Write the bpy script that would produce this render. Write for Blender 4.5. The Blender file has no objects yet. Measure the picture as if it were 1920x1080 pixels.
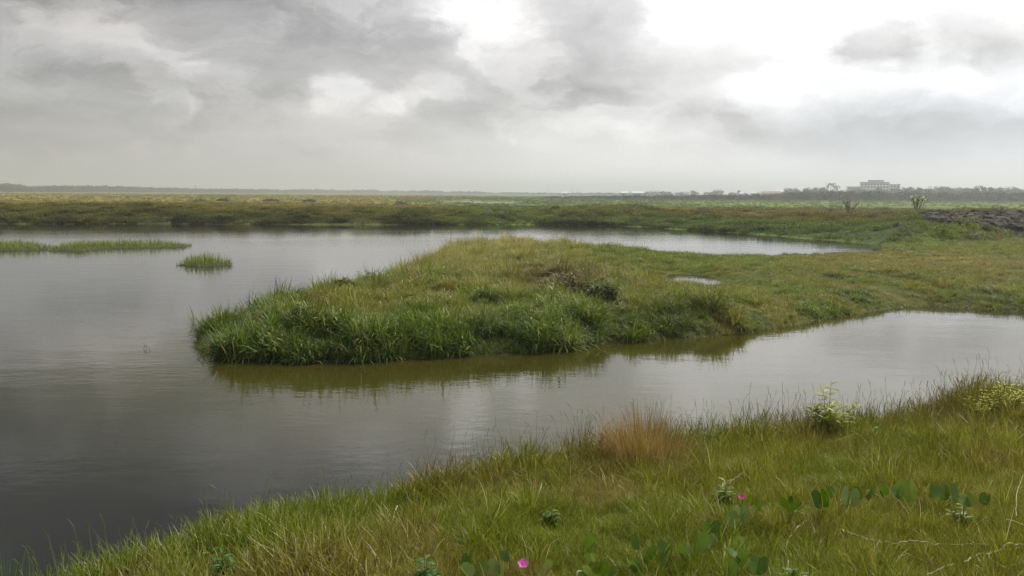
import bpy, math, random
import numpy as np
from mathutils import Vector, Matrix

random.seed(7)
RNG = np.random.default_rng(7)
S = bpy.context.scene
COL = S.collection
R = math.radians

# ------------------------------------------------------------------ camera
CAM = np.array([0.0, 0.0, 3.5])
F = 1600.0
PITCH = math.atan(179 / 1600.0)
ROLL = R(0.30)
_f = np.array([0, math.cos(PITCH), -math.sin(PITCH)])
_u = np.array([0, math.sin(PITCH), math.cos(PITCH)])
_r = np.array([1.0, 0, 0])
CR = _r * math.cos(ROLL) + _u * math.sin(ROLL)
CU = _u * math.cos(ROLL) - _r * math.sin(ROLL)
CF = _f
cd = bpy.data.cameras.new('camera')
cam = bpy.data.objects.new('camera', cd)
COL.objects.link(cam)
cd.sensor_width = 36
cd.lens = 36 * F / 1920
cd.clip_start = 0.05
cd.clip_end = 20000
cam.matrix_world = Matrix(((CR[0], CU[0], -CF[0], CAM[0]), (CR[1], CU[1], -CF[1], CAM[1]), (CR[2], CU[2], -CF[2], CAM[2]), (0, 0, 0, 1)))
S.camera = cam


def ray(px, py):
    d = CF + CR * (px - 960) / F + CU * (540 - py) / F
    return d / np.linalg.norm(d)


def gnd(px, py, z=0.0):
    d = ray(px, py)
    t = (z - CAM[2]) / d[2]
    p = CAM + d * t
    return (float(p[0]), float(p[1]))


def at(px, dist):
    """world x,y at a given forward distance on the azimuth of a photo column"""
    d = ray(px, 361)
    return (float(d[0] / d[1] * dist), float(dist))


# ------------------------------------------------------------------ noise in numpy
def _hash(ix, iy, s):
    n = (ix.astype(np.int64) * 374761393 + iy.astype(np.int64) * 668265263 + s * 974634777) & 0xffffffff
    n = ((n ^ (n >> 13)) * 1274126177) & 0xffffffff
    return ((n ^ (n >> 16)) & 0xffff) / 65535.0


def vn(x, y, s=0):
    x = np.asarray(x, float); y = np.asarray(y, float)
    ix = np.floor(x); iy = np.floor(y)
    fx = x - ix; fy = y - iy
    fx = fx * fx * (3 - 2 * fx); fy = fy * fy * (3 - 2 * fy)
    a = _hash(ix, iy, s); b = _hash(ix + 1, iy, s); c = _hash(ix, iy + 1, s); d = _hash(ix + 1, iy + 1, s)
    return (a * (1 - fx) + b * fx) * (1 - fy) + (c * (1 - fx) + d * fx) * fy


def fbm(x, y, s=0, o=4):
    t = 0; a = 0.5; n = 0
    for k in range(o):
        t = t + a * vn(x * 2 ** k + 17.3 * k, y * 2 ** k - 9.1 * k, s + k); n += a; a *= 0.5
    return t / n


def sstep(a, b, x):
    t = np.clip((np.asarray(x, float) - a) / (b - a), 0, 1)
    return t * t * (3 - 2 * t)


def sdf(x, y, poly):
    """signed distance, positive inside"""
    x = np.asarray(x, float); y = np.asarray(y, float)
    P = np.array(poly, float)
    d2 = np.full(x.shape, 1e18); ins = np.zeros(x.shape, bool)
    n = len(P)
    for i in range(n):
        ax, ay = P[i]; bx, by = P[(i + 1) % n]
        ex, ey = bx - ax, by - ay
        wx = x - ax; wy = y - ay
        t = np.clip((wx * ex + wy * ey) / (ex * ex + ey * ey + 1e-12), 0, 1)
        d2 = np.minimum(d2, (wx - ex * t) ** 2 + (wy - ey * t) ** 2)
        c = ((ay > y) != (by > y)) & (x < (bx - ax) * (y - ay) / ((by - ay) if by != ay else 1e-12) + ax)
        ins ^= c
    d = np.sqrt(d2)
    return np.where(ins, d, -d)


# ------------------------------------------------------------------ plan of the place
NEAR = [(-40, -60), (-5.5, -6), (-3.6, -1), (-2.95, 2), (-2.75, 3.2), (-2.5, 4.0), (-2.05, 4.85), (-1.4, 5.6), (-0.35, 6.35), (0.87, 7.1), (2.6, 7.55), (4.0, 8.0),
        (5.2, 8.6), (7, 9.3), (12, 10.4), (22, 11), (60, 12), (400, 10), (400, -60)]
pen_near = [gnd(*p) for p in [(358, 628), (374, 655), (420, 672), (560, 680), (680, 678), (780, 672), (900, 668), (1000, 660), (1100, 650), (1160, 640), (1250, 636), (1330, 630), (1400, 622),
                              (1480, 612), (1540, 600), (1600, 590), (1680, 578), (1740, 571), (1780, 573), (1830, 579), (1900, 581), (1960, 583)]]
pen_far = [gnd(x, y, z) for x, y, z in [(1650, 465, .3), (1570, 466, .3), (1500, 465, .4), (1350, 461, .6), (1230, 459, .65), (1130, 450, .8), (1060, 443, .9), (1000, 440, .95), (940, 438, .95), (880, 438, .95), (840, 446, 1.0),
                                       (800, 462, 1.0), (750, 478, 1.0), (700, 491, 1.0), (640, 499, 1.0), (600, 506, 1.0), (540, 518, 1.0), (480, 528, 1.0), (425, 542, 1.0), (388, 558, .9), (362, 590, .7)]]
T = gnd(1655, 458.5)
PEN = pen_near + [(30, 27.5), (80, 31), (400, 45), (2000, 90), (2000, 260), (400, 130), (70, 100), (42, 84), (31, 66), (T[0] + .8, T[1] + 0.5), T] + pen_far
far_shore = [gnd(*p) for p in [(-500, 417.5), (0, 420), (150, 420.5), (300, 420), (500, 421), (700, 421.5), (900, 422), (1000, 421.5), (1100, 422), (1160, 423.5), (1210, 426), (1280, 431), (1340, 435),
                               (1400, 438.5), (1450, 442.5), (1500, 447), (1560, 451), (1610, 455)]]
FAR = [(-9000, 40), (-400, 75)] + far_shore + [T, (T[0] + 3, T[1] - 0.5), (36, 64), (48, 68), (80, 70), (400, 90), (9000, 120), (9000, 9000), (-9000, 9000)]


def height(x, y):
    x = np.asarray(x, float); y = np.asarray(y, float)
    # bank the photographer stands on
    s = sdf(x, y, NEAR)
    n = fbm(x * 1.3, y * 1.3, 3, 3) - .5
    n2 = fbm(x * 5, y * 5, 5, 2) - .5
    hn = np.where(s > 0, 1.28 + 0.42 * (1 - np.exp(-s / 4.0)) + 0.16 * n + 0.07 * n2, np.maximum(1.28 + s * 0.95 + 0.16 * n + 0.07 * n2, -0.7))
    hn = hn + 0.20 * np.exp(-(((x - 5.1) / 1.0) ** 2 + ((y - 8.2) / .9) ** 2))
    # peninsula and marsh on the right
    s = sdf(x, y, PEN) + 0.5 * (fbm(x * 1.1, y * 1.1, 21, 3) - .5)
    H = 0.52 - 0.20 * sstep(3.0, 10.0, x) + 0.25 * (fbm(x * .45, y * .45, 9, 3) - .5) + 0.24 * (fbm(x * 1.5, y * 1.5, 12, 2) - .5) * sstep(45, 25, y)
    H = H * (1 - .75 * sstep(36, 44, y) * sstep(8.5, 12.5, x))
    H = H + 0.22 * np.exp(-(((x - 1.9) / 1.8) ** 2 + ((y - 29) / 2.2) ** 2)) + .12 * np.exp(-(((x - 5.3) / 1.5) ** 2 + ((y - 24.0) / 1.6) ** 2))
    wp = np.exp(-((x - 7.2) / 3.4) ** 2 - ((y - 33.0) / 4.5) ** 2)
    H = np.maximum(H * (1 - .85 * wp), .12 - .06 * wp - .04 * sstep(36, 44, y))
    hp = np.where(s > 0, H * (1 - np.exp(-s / 0.75)), np.maximum(s * 0.5, -0.7))
    pd = ((x - 7.35) / 1.5) ** 2 + ((y - 34.8) / 2.9) ** 2 + .5 * (fbm(x * 1.2, y * 1.2, 44, 2) - .5)
    hp = np.where(pd < 2.2, np.minimum(hp, -0.10 + 0.17 * np.clip(pd, 0, 3)), hp)
    # far bank and plain
    s = sdf(x, y, FAR) + 1.2 * (fbm(x * .15, y * .15, 31, 3) - .5)
    az = x / np.maximum(y, 1)
    Hc = np.interp(az, [-.62, -.35, -.2, -.1, 0.0, .06, .12, .2, .3, .42, .5, .6], [1.55, 1.5, 1.35, 1.15, 0.95, 1.35, 1.6, 1.3, 1.35, 1.35, 1.75, 1.7])
    Hc = Hc * (0.88 + 0.28 * fbm(x * .07, y * .07, 51, 3))
    plain = np.interp(az, [-.6, -.2, 0, .6], [1.0, .6, .3, .3])
    k = 1 - np.exp(-np.maximum(s, 0) / np.interp(az, [.08, .2, .38, .46], [4.5, 8.5, 8.5, 2.8]))
    back = sstep(18, 45, s)
    hf = np.where(s > 0, (Hc * (1 - back) + plain * back) * k + (0.22 + .2 * sstep(60, 200, y)) * (fbm(x * .35, y * .35, 61, 3) - .5) * k, np.maximum(s * 0.4, -0.7))
    # sheets of open water far out on the plain
    for (cx, cy, rx, ry) in BASINS:
        e = np.sqrt(((x - cx) / rx) ** 2 + ((y - cy) / ry) ** 2) + .35 * (fbm(x / rx * 3, y / ry * 3, 71, 3) - .5)
        w = sstep(1.15, .8, e)
        hf = hf * (1 - w) + (-0.35) * w
    return np.maximum(np.maximum(hn, hp), hf)


def basin(px0, px1, py0, py1):
    a = gnd(px0, (py0 + py1) / 2); b = gnd(px1, (py0 + py1) / 2)
    cx = (a[0] + b[0]) / 2; cy = (a[1] + b[1]) / 2
    yn = gnd((px0 + px1) / 2, py1)[1]; yf = gnd((px0 + px1) / 2, py0)[1]
    return (cx, cy, abs(b[0] - a[0]) / 2, (yf - yn) / 2)


BASINS = [basin(820, 905, 376.5, 381), basin(885, 985, 378, 383), basin(1755, 1990, 390, 402)]


def hz(x, y):
    return float(height(np.array([x]), np.array([y]))[0])


def pick(px, py, dz=0.0):
    """the point where a sight line meets the ground raised by dz"""
    d = ray(px, py)
    ts = np.concatenate([np.arange(2, 30, .02), np.arange(30, 200, .2)])
    P = CAM[None] + d[None] * ts[:, None]
    g = P[:, 2] - height(P[:, 0], P[:, 1]) - dz
    i = int(np.argmax(g < 0)) if (g < 0).any() else len(ts) - 1
    p = P[i]
    return Vector((p[0], p[1], p[2]))


# ------------------------------------------------------------------ colour of the plant cover by place
def blob(x, y, px, py, z, rx, ry):
    c = gnd(px, py, z)
    return np.exp(-(((x - c[0]) / rx) ** 2 + ((y - c[1]) / ry) ** 2))


def mixc(c, col, w):
    w = np.clip(w, 0, 1)[:, None]
    return c * (1 - w) + np.array(col)[None] * w


G_LUSH = (0.105, 0.185, 0.016)
G_MID = (0.165, 0.240, 0.015)
G_OLIVE = (0.245, 0.25, 0.024)
STRAW = (0.42, 0.38, 0.13)
OCHRE = (0.29, 0.225, 0.05)
BROWN = (0.21, 0.15, 0.055)
DEEP = (0.065, 0.125, 0.014)


def rubble_zone(x, y):
    s = sdf(x, y, FAR); az = x / np.maximum(y, 1)
    return (sstep(0, .02, az + .05 * (fbm(x * .3, y * .3, 229, 2) - .5) - np.interp(s, [0, 3, 6, 12], [.60, .54, .505, .475])) * sstep(0, 1.2, s) * sstep(13, 11, s))


def cover(x, y):
    n = len(x)
    c = np.tile(np.array(G_MID), (n, 1))
    f1 = fbm(x * .9, y * .5, 101, 4); f2 = fbm(x * .25 + 40, y * .12, 111, 4); f3 = fbm(x * 2.2, y * 1.2, 121, 3)
    near = y < 14
    pen = (y >= 14) & (y < 75)
    # foreground
    cn = np.tile(np.array((0.218, 0.272, 0.015)), (n, 1))
    cn = mixc(cn, (0.30, 0.305, 0.030), sstep(.42, .62, fbm(x * .8, y * .8, 131, 3)) * .75)
    cn = mixc(cn, (0.17, 0.26, 0.018), sstep(-.2, -2.2, x) * .7)
    cn = mixc(cn, (0.34, 0.26, 0.07), sstep(.58, .74, fbm(x * 1.6 + 9, y * 1.6, 141, 3)) * .55)
    # peninsula
    cp = np.tile(np.array(G_MID), (n, 1))
    sp = sdf(x, y, PEN)
    cp = mixc(cp, G_OLIVE, sstep(.42, .6, f1) * .75)
    cp = mixc(cp, BROWN, sstep(.55, .68, f3) * .55 * sstep(.38, .52, f2))
    cp = mixc(cp, G_LUSH, sstep(.54, .66, fbm(x * .9 + 30, y * .7, 217, 3)) * .6)
    cp = mixc(cp, STRAW, sstep(.60, .72, fbm(x * 1.7 + 5, y * 1.2, 219, 3)) * .5)
    cp = mixc(cp, STRAW, 1.1 * blob(x, y, 960, 452, .8, 4.2, 11) * (.45 + .8 * f1))
    cp = mixc(cp, STRAW, .7 * blob(x, y, 860, 480, .8, 2.5, 6) * (.3 + f1))
    cp = mixc(cp, (.19, .13, .06), 1.0 * blob(x, y, 1060, 512, .8, 1.8, 2.6) * (.5 + .5 * f3))
    cp = mixc(cp, OCHRE, .75 * blob(x, y, 1800, 485, .4, 9, 8))
    cp = mixc(cp, G_MID, .9 * blob(x, y, 1300, 475, .5, 6, 7))
    edge = sstep(2.6, .7, sp) * sstep(34, 24, y)
    cp = mixc(cp, G_LUSH, edge * .75 * sstep(6.0, 3.0, x))
    cp = mixc(cp, DEEP, edge * sstep(.45, .65, f3) * .75 * sstep(8, 3, x))
    cp = mixc(cp, G_LUSH, .8 * blob(x, y, 1120, 550, .5, 1.3, 1.3))
    # far bank and plain
    az = x / np.maximum(y, 1)
    sf = sdf(x, y, FAR)
    cf = np.tile(np.array((0.16, 0.165, 0.03)), (n, 1))
    k1 = fbm(x * .12, y * .10, 151, 4)
    k2 = fbm(x * .03, y * .012, 161, 4)
    cf = mixc(cf, (0.33, 0.27, 0.07), sstep(.05, -.3, az) * sstep(112, 130, y) * .95)
    cf = mixc(cf, (0.12, 0.17, 0.03), sstep(.48, .62, k2) * .5)
    cf = mixc(cf, (0.24, 0.20, 0.06), sstep(5.5, 9.5, sf) * sstep(50, 36, sf) * (.15 + .7 * sstep(.42, .6, k1)) * sstep(.45, .25, np.abs(az + .05)))
    cf = mixc(cf, (0.24, 0.20, 0.06), sstep(12, 16, sf) * sstep(60, 45, sf) * (.35 + .5 * sstep(.4, .6, k1)) * sstep(.12, .25, az) * sstep(.5, .42, az))
    cf = mixc(cf, (0.115, 0.165, 0.028), sstep(6.5, 3.5, sf) * sstep(-.22, .0, az) * .8)
    cf = mixc(cf, (0.125, 0.135, 0.03), sstep(8, 3.5, sf) * sstep(-.05, -.2, az))
    cf = mixc(cf, (0.115, 0.175, 0.026), sstep(12, 7, sf) * sstep(.1, .2, az))
    cf = mixc(cf, (0.13, 0.185, 0.03), .8 * sstep(-.08, -.02, az) * sstep(.06, .0, az) * (y < 190))
    cf = mixc(cf, (0.045, 0.06, 0.028), sstep(3.2, 1.0, sf) * .8 * sstep(-.05, -.2, az) * sstep(.38, .55, k1))  # shadows at the foot of the left bank, painted in as dark clumps
    far2 = sstep(165, 195, y)
    cf = mixc(cf, (0.11, 0.165, 0.04), far2 * sstep(-.15, .05, az) * .9)
    strip = np.exp(-((y - 270 - 25 * az) / 55) ** 2) * sstep(.1, .25, az)
    cf = mixc(cf, (0.18, 0.25, 0.06), strip * .9)
    cf = mixc(cf, (0.065, 0.09, 0.035), sstep(360, 430, y) * sstep(.0, .2, az) * .9)
    cf = mixc(cf, (0.11, 0.13, 0.05), sstep(500, 900, y) * sstep(.05, -.1, az) * .8)
    out = np.where(near[:, None], cn, np.where(pen[:, None] & (sf < sp)[:, None], cp, cf))
    rb = rubble_zone(x, y)
    out = mixc(out, (.06, .055, .045), rb * .9)
    return np.clip(out, 0.004, 1)


# ------------------------------------------------------------------ node helpers
class NB:
    def __init__(s, tree):
        s.t = tree; tree.nodes.clear()

    def n(s, typ, **kw):
        nd = s.t.nodes.new(typ)
        ins = kw.pop('ins', {})
        for k, v in kw.items():
            setattr(nd, k, v)
        for k, v in ins.items():
            s.set(nd.inputs[k], v)
        return nd

    def set(s, sock, v):
        if isinstance(v, bpy.types.NodeSocket):
            s.t.links.new(v, sock)
        else:
            sock.default_value = v

    def m(s, op, a, b=None, c=None, clamp=False):
        nd = s.t.nodes.new('ShaderNodeMath'); nd.operation = op; nd.use_clamp = clamp
        for i, v in enumerate((a, b, c)):
            if v is not None:
                s.set(nd.inputs[i], v)
        return nd.outputs[0]

    def vm(s, op, a, b=None, scale=None):
        nd = s.t.nodes.new('ShaderNodeVectorMath'); nd.operation = op
        s.set(nd.inputs[0], a)
        if b is not None:
            s.set(nd.inputs[1], b)
        if scale is not None:
            s.set(nd.inputs['Scale'], scale)
        return nd.outputs[0]

    def mix(s, f, a, b, blend='MIX'):
        nd = s.t.nodes.new('ShaderNodeMix'); nd.data_type = 'RGBA'; nd.blend_type = blend
        s.set(nd.inputs[0], f); s.set(nd.inputs[6], a); s.set(nd.inputs[7], b)
        return nd.outputs[2]

    def noise(s, vec, scale, detail=4, rough=.55, dist=0.0):
        nd = s.n('ShaderNodeTexNoise', ins={'Vector': vec, 'Scale': scale, 'Detail': detail, 'Roughness': rough, 'Distortion': dist})
        return nd.outputs[0]

    def ramp(s, f, a, b, lo=0.0, hi=1.0):
        nd = s.n('ShaderNodeMapRange', interpolation_type='SMOOTHSTEP', ins={'Value': f, 'From Min': a, 'From Max': b, 'To Min': lo, 'To Max': hi})
        return nd.outputs[0]


def new_mat(name):
    m = bpy.data.materials.new(name); m.use_nodes = True
    return m, NB(m.node_tree)


def c4(c):
    return (c[0], c[1], c[2], 1)


def plant_mat(name, color=None, transl=.3, rough=.45, spec=.2, var=.35, straw=.0, straw_col=(.34, .27, .13), tint=False, nscale=0, col2=None):
    """leaf or blade material. tint: base colour comes with each instance from cover()"""
    m, b = new_mat(name)
    bv = b.n('ShaderNodeAttribute', attribute_name='bv').outputs['Fac']
    if tint:
        base = b.n('ShaderNodeAttribute', attribute_type='INSTANCER', attribute_name='tint').outputs['Color']
    else:
        base = b.n('ShaderNodeRGB'); base.outputs[0].default_value = c4(color); base = base.outputs[0]
    if col2 is not None:
        pos = b.n('ShaderNodeNewGeometry').outputs['Position']
        f = b.ramp(b.noise(pos, nscale, 3), .4, .6)
        base = b.mix(f, base, c4(col2))
    hsv = b.n('ShaderNodeHueSaturation', ins={'Color': base, 'Hue': b.m('MULTIPLY_ADD', bv, -.03, .508), 'Saturation': b.m('MULTIPLY_ADD', bv, -.25, 1.1),
                                               'Value': b.m('MULTIPLY_ADD', bv, 2 * var, 1 - var)}).outputs[0]
    if straw > 0:
        w = b.m('MULTIPLY', b.m('GREATER_THAN', bv, 1 - straw), .85)
        hsv = b.mix(w, hsv, c4(straw_col))
    p = b.n('ShaderNodeBsdfPrincipled', ins={'Base Color': hsv, 'Roughness': rough, 'Specular IOR Level': spec})
    t = b.n('ShaderNodeBsdfTranslucent', ins={'Color': b.mix(.35, hsv, b.mix(1.0, hsv, (1.25, 1.25, .45, 1), 'MULTIPLY'))})
    mx = b.n('ShaderNodeMixShader', ins={0: transl, 1: p.outputs[0], 2: t.outputs[0]})
    o = b.n('ShaderNodeOutputMaterial', ins={'Surface': mx.outputs[0]})
    return m


def solid_mat(name, color, rough=.7, nscale=3.0, var=.25, spec=.3, bump=.0, col2=None, metal=0):
    m, b = new_mat(name)
    tc = b.n('ShaderNodeTexCoord').outputs['Object']
    nz = b.noise(tc, nscale, 5, .6)
    dark = tuple(v * (1 - var) for v in color); lite = col2 if col2 else tuple(min(1, v * (1 + var)) for v in color)
    col = b.mix(b.ramp(nz, .35, .65), c4(dark), c4(lite))
    p = b.n('ShaderNodeBsdfPrincipled', ins={'Base Color': col, 'Roughness': rough, 'Specular IOR Level': spec, 'Metallic': metal})
    if bump:
        bp = b.n('ShaderNodeBump', ins={'Strength': bump, 'Distance': .1, 'Height': nz})
        b.t.links.new(bp.outputs[0], p.inputs['Normal'])
    b.n('ShaderNodeOutputMaterial', ins={'Surface': p.outputs[0]})
    return m


# ------------------------------------------------------------------ mesh helpers
class MB:
    """collects faces with a per-face-corner-free 'bv' value (one per vertex)"""
    def __init__(s):
        s.v = []; s.f = []; s.b = []; s.mi = []

    def add(s, vs, fs, bv=.5, mi=0):
        o = len(s.v)
        s.v.extend([tuple(map(float, v)) for v in vs]); s.b.extend([bv] * len(vs))
        for f in fs:
            s.f.append([i + o for i in f]); s.mi.append(mi)

    def mesh(s, name, mats, smooth=False):
        me = bpy.data.meshes.new(name)
        me.from_pydata(s.v, [], s.f)
        a = me.attributes.new('bv', 'FLOAT', 'POINT'); a.data.foreach_set('value', np.array(s.b, np.float32))
        if not isinstance(mats, (list, tuple)):
            mats = [mats]
        for m in mats:
            me.materials.append(m)
        if len(mats) > 1:
            me.polygons.foreach_set('material_index', s.mi)
        if smooth:
            me.polygons.foreach_set('use_smooth', [True] * len(me.polygons))
        me.update()
        return me

    def obj(s, name, mats, parent=None, loc=(0, 0, 0), smooth=False, **k):
        o = bpy.data.objects.new(name, s.mesh(name, mats, smooth)); COL.objects.link(o)
        o.location = loc
        if parent:
            o.parent = parent
        tag(o, **k)
        return o

    # -- shapes
    def blade(s, base, az, h, w, lean, curl, bv, seg=3, tw=None):
        """a tapering grass blade that leaves the ground at 'base' and bends over"""
        if tw is None:
            tw = az + math.pi / 2 + random.uniform(-.6, .6)
        wx, wy = math.cos(tw) * w / 2, math.sin(tw) * w / 2
        x, y, z = base
        vs = []; a = lean; st = h / seg
        for i in range(seg):
            k = 1 - (i / seg) ** 1.6 * .7
            vs += [(x - wx * k, y - wy * k, z), (x + wx * k, y + wy * k, z)]
            x += math.cos(az) * math.sin(a) * st; y += math.sin(az) * math.sin(a) * st; z += math.cos(a) * st
            a += curl / seg
        vs.append((x, y, z))
        fs = [(2 * i, 2 * i + 1, 2 * i + 3, 2 * i + 2) for i in range(seg - 1)] + [(2 * seg - 2, 2 * seg - 1, 2 * seg)]
        s.add(vs, fs, bv)
        return (x, y, z)

    def tube(s, pts, radii, sides=5, bv=.5, mi=0):
        pts = [Vector(p) for p in pts]
        vs = []; n = len(pts)
        for i, p in enumerate(pts):
            d = (pts[min(i + 1, n - 1)] - pts[max(i - 1, 0)])
            d = d.normalized() if d.length > 1e-9 else Vector((0, 0, 1))
            a = d.cross(Vector((.31, .2, .93))).normalized(); c = d.cross(a)
            r = radii[i] if isinstance(radii, (list, tuple)) else radii
            for k in range(sides):
                t = 2 * math.pi * k / sides
                vs.append(p + (a * math.cos(t) + c * math.sin(t)) * r)
        fs = []
        for i in range(n - 1):
            for k in range(sides):
                k2 = (k + 1) % sides
                fs.append((i * sides + k, i * sides + k2, (i + 1) * sides + k2, (i + 1) * sides + k))
        fs.append(tuple(range(sides))[::-1]); fs.append(tuple((n - 1) * sides + k for k in range(sides)))
        s.add(vs, fs, bv, mi)

    def leaf(s, base, d, up, L, W, bv, fold=.25, droop=.2, mi=0):
        """pointed oval leaf along d"""
        d = Vector(d).normalized(); up = Vector(up)
        side = d.cross(up)
        if side.length < 1e-4:
            side = Vector((1, 0, 0))
        side.normalize(); nn = side.cross(d).normalized(); B = Vector(base)
        prof = [(0, 0.02), (.25, .8), (.55, 1), (.82, .6), (1, 0)]
        mid = []; le = []; ri = []
        for t, w in prof:
            c = B + d * (L * t) - nn * (droop * L * t * t)
            mid.append(c)
            le.append(c + side * (W / 2 * w) + nn * (fold * W / 2 * w)); ri.append(c - side * (W / 2 * w) + nn * (fold * W / 2 * w))
        vs = mid + le[:-1] + ri[:-1]; m = len(prof); fs = []
        for i in range(m - 2):
            fs.append((i, i + 1, m + i + 1, m + i)); fs.append((i + 1, i, 2 * m - 1 + i, 2 * m + i))
        fs.append((m - 2, m - 1, 2 * m - 2)); fs.append((m - 1, m - 2, 3 * m - 3))
        s.add(vs, fs, bv, mi)

    def box(s, x0, x1, y0, y1, z0, z1, bv=.5, mi=0):
        vs = [(x0, y0, z0), (x1, y0, z0), (x1, y1, z0), (x0, y1, z0), (x0, y0, z1), (x1, y0, z1), (x1, y1, z1), (x0, y1, z1)]
        s.add(vs, [(0, 3, 2, 1), (4, 5, 6, 7), (0, 1, 5, 4), (1, 2, 6, 5), (2, 3, 7, 6), (3, 0, 4, 7)], bv, mi)


def tag(o, label=None, cat=None, group=None, kind=None):
    if label: o['label'] = label
    if cat: o['category'] = cat
    if group: o['group'] = group
    if kind: o['kind'] = kind


def empty(name, loc, label, cat, group=None, rz=0):
    o = bpy.data.objects.new(name, None); COL.objects.link(o); o.location = loc; o.rotation_euler = (0, 0, rz)
    o.empty_display_size = .2
    tag(o, label, cat, group)
    return o


def copy_tree(o, parent=None):
    c = o.copy(); COL.objects.link(c); c.parent = parent
    for ch in [q for q in bpy.data.objects if q.parent == o]:
        copy_tree(ch, c)
    return c


U = random.uniform


# ------------------------------------------------------------------ tufts used by the grass stuff
def tuft(n, rad, h, w, lean, curl, seg=3, hv=.4):
    mb = MB()
    for i in range(n):
        a = U(0, 6.283); r = rad * math.sqrt(random.random())
        az = a + U(-1.2, 1.2)
        mb.blade((r * math.cos(a), r * math.sin(a), -.02), az, h * U(1 - hv, 1 + hv), w * U(.7, 1.3), abs(random.gauss(0, lean)), curl * U(.3, 1.5), random.random(), seg)
    return mb


def stalk_tuft(n, rad, h, w, awns=4):
    """thin flowering stalks with forked seed branches"""
    mb = MB()
    for i in range(n):
        a = U(0, 6.283); r = rad * math.sqrt(random.random()); az = U(0, 6.283); ln = U(.05, .35)
        p = Vector((r * math.cos(a), r * math.sin(a), -.02)); H = h * U(.6, 1.2)
        pts = [p]
        for k in range(4):
            p = p + Vector((math.cos(az) * math.sin(ln), math.sin(az) * math.sin(ln), math.cos(ln))) * (H / 4); pts.append(p); ln += U(-.05, .15)
        bv = random.random() * .6 + .3
        mb.tube(pts, [w * .5, w * .48, w * .42, w * .36, w * .2], 3, bv)
        for k in range(random.randint(1, awns)):
            t = U(.45, 1.0); q = pts[0].lerp(pts[-1], t); b = U(0, 6.28); l2 = U(.25, .8)
            q2 = q + Vector((math.cos(b) * math.sin(l2), math.sin(b) * math.sin(l2), math.cos(l2))) * H * U(.12, .28)
            mb.tube([q, q.lerp(q2, .5) + Vector((0, 0, .01)), q2], [w * .4, w * .45, w * .15], 3, bv)
    return mb


def herb_tuft(n, rad, h, L, W):
    """leafy low herb: short stems carrying oval leaves"""
    mb = MB()
    for i in range(n):
        a = U(0, 6.283); r = rad * math.sqrt(random.random()); H = h * U(.4, 1.1)
        p = Vector((r * math.cos(a), r * math.sin(a), -.02)); az = U(0, 6.28); ln = U(0, .6)
        d = Vector((math.cos(az) * math.sin(ln), math.sin(az) * math.sin(ln), math.cos(ln)))
        for k in range(random.randint(4, 7)):
            q = p + d * H * U(.15, 1.0); b = U(0, 6.28); e = U(-.1, .9)
            dd = Vector((math.cos(b) * math.cos(e), math.sin(b) * math.cos(e), math.sin(e)))
            mb.leaf(q, dd, (0, 0, 1), L * U(.6, 1.2), W * U(.7, 1.2), random.random())
    return mb


M_FINE = plant_mat('grass_blades_near', tint=True, straw=.11, transl=.38, rough=.45, spec=.25, var=.48, straw_col=(.52, .46, .24))
M_PEN = plant_mat('grass_blades_peninsula', tint=True, straw=.09, transl=.36, rough=.45, spec=.25, var=.5, straw_col=(.42, .38, .2))
M_FARG = plant_mat('grass_blades_far', tint=True, straw=.05, transl=.33, rough=.6, spec=.12, var=.4)


def coll(name, mbs, mat):
    c = bpy.data.collections.new(name)       # source shapes only, never linked to the scene
    for i, mb in enumerate(mbs):
        c.objects.link(bpy.data.objects.new('%s_%02d' % (name, i), mb.mesh(name, mat)))
    return c


FINE = coll('fine_tuft', [tuft(38, .08, .125, .0036, .8, 1.0) for i in range(5)] + [tuft(22, .06, .21, .0045, .4, .9) for i in range(2)] + [stalk_tuft(3, .07, .42, .0040) for i in range(2)]
            + [tuft(16, .05, .27, .010, .4, .8, 4) for i in range(2)], M_FINE)   # 0-4 fine, 5-6 long, 7-8 stalk, 9-10 broad blades
PENT = coll('marsh_tuft', [tuft(38, .20, .26, .011, .5, .9) for i in range(5)] + [tuft(26, .16, .52, .015, .38, .9, 4) for i in range(3)] + [herb_tuft(9, .2, .3, .14, .035) for i in range(2)]
            + [tuft(42, .22, .42, .022, .75, 1.7, 4) for i in range(2)], M_PEN)   # 0-4 short, 5-7 tall, 8-9 herb, 10-11 sprawling
FART = coll('bank_tuft', [tuft(40, .5, .42, .045, .5, .8) for i in range(3)] + [herb_tuft(12, .5, .5, .22, .09) for i in range(3)], M_FARG)


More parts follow.
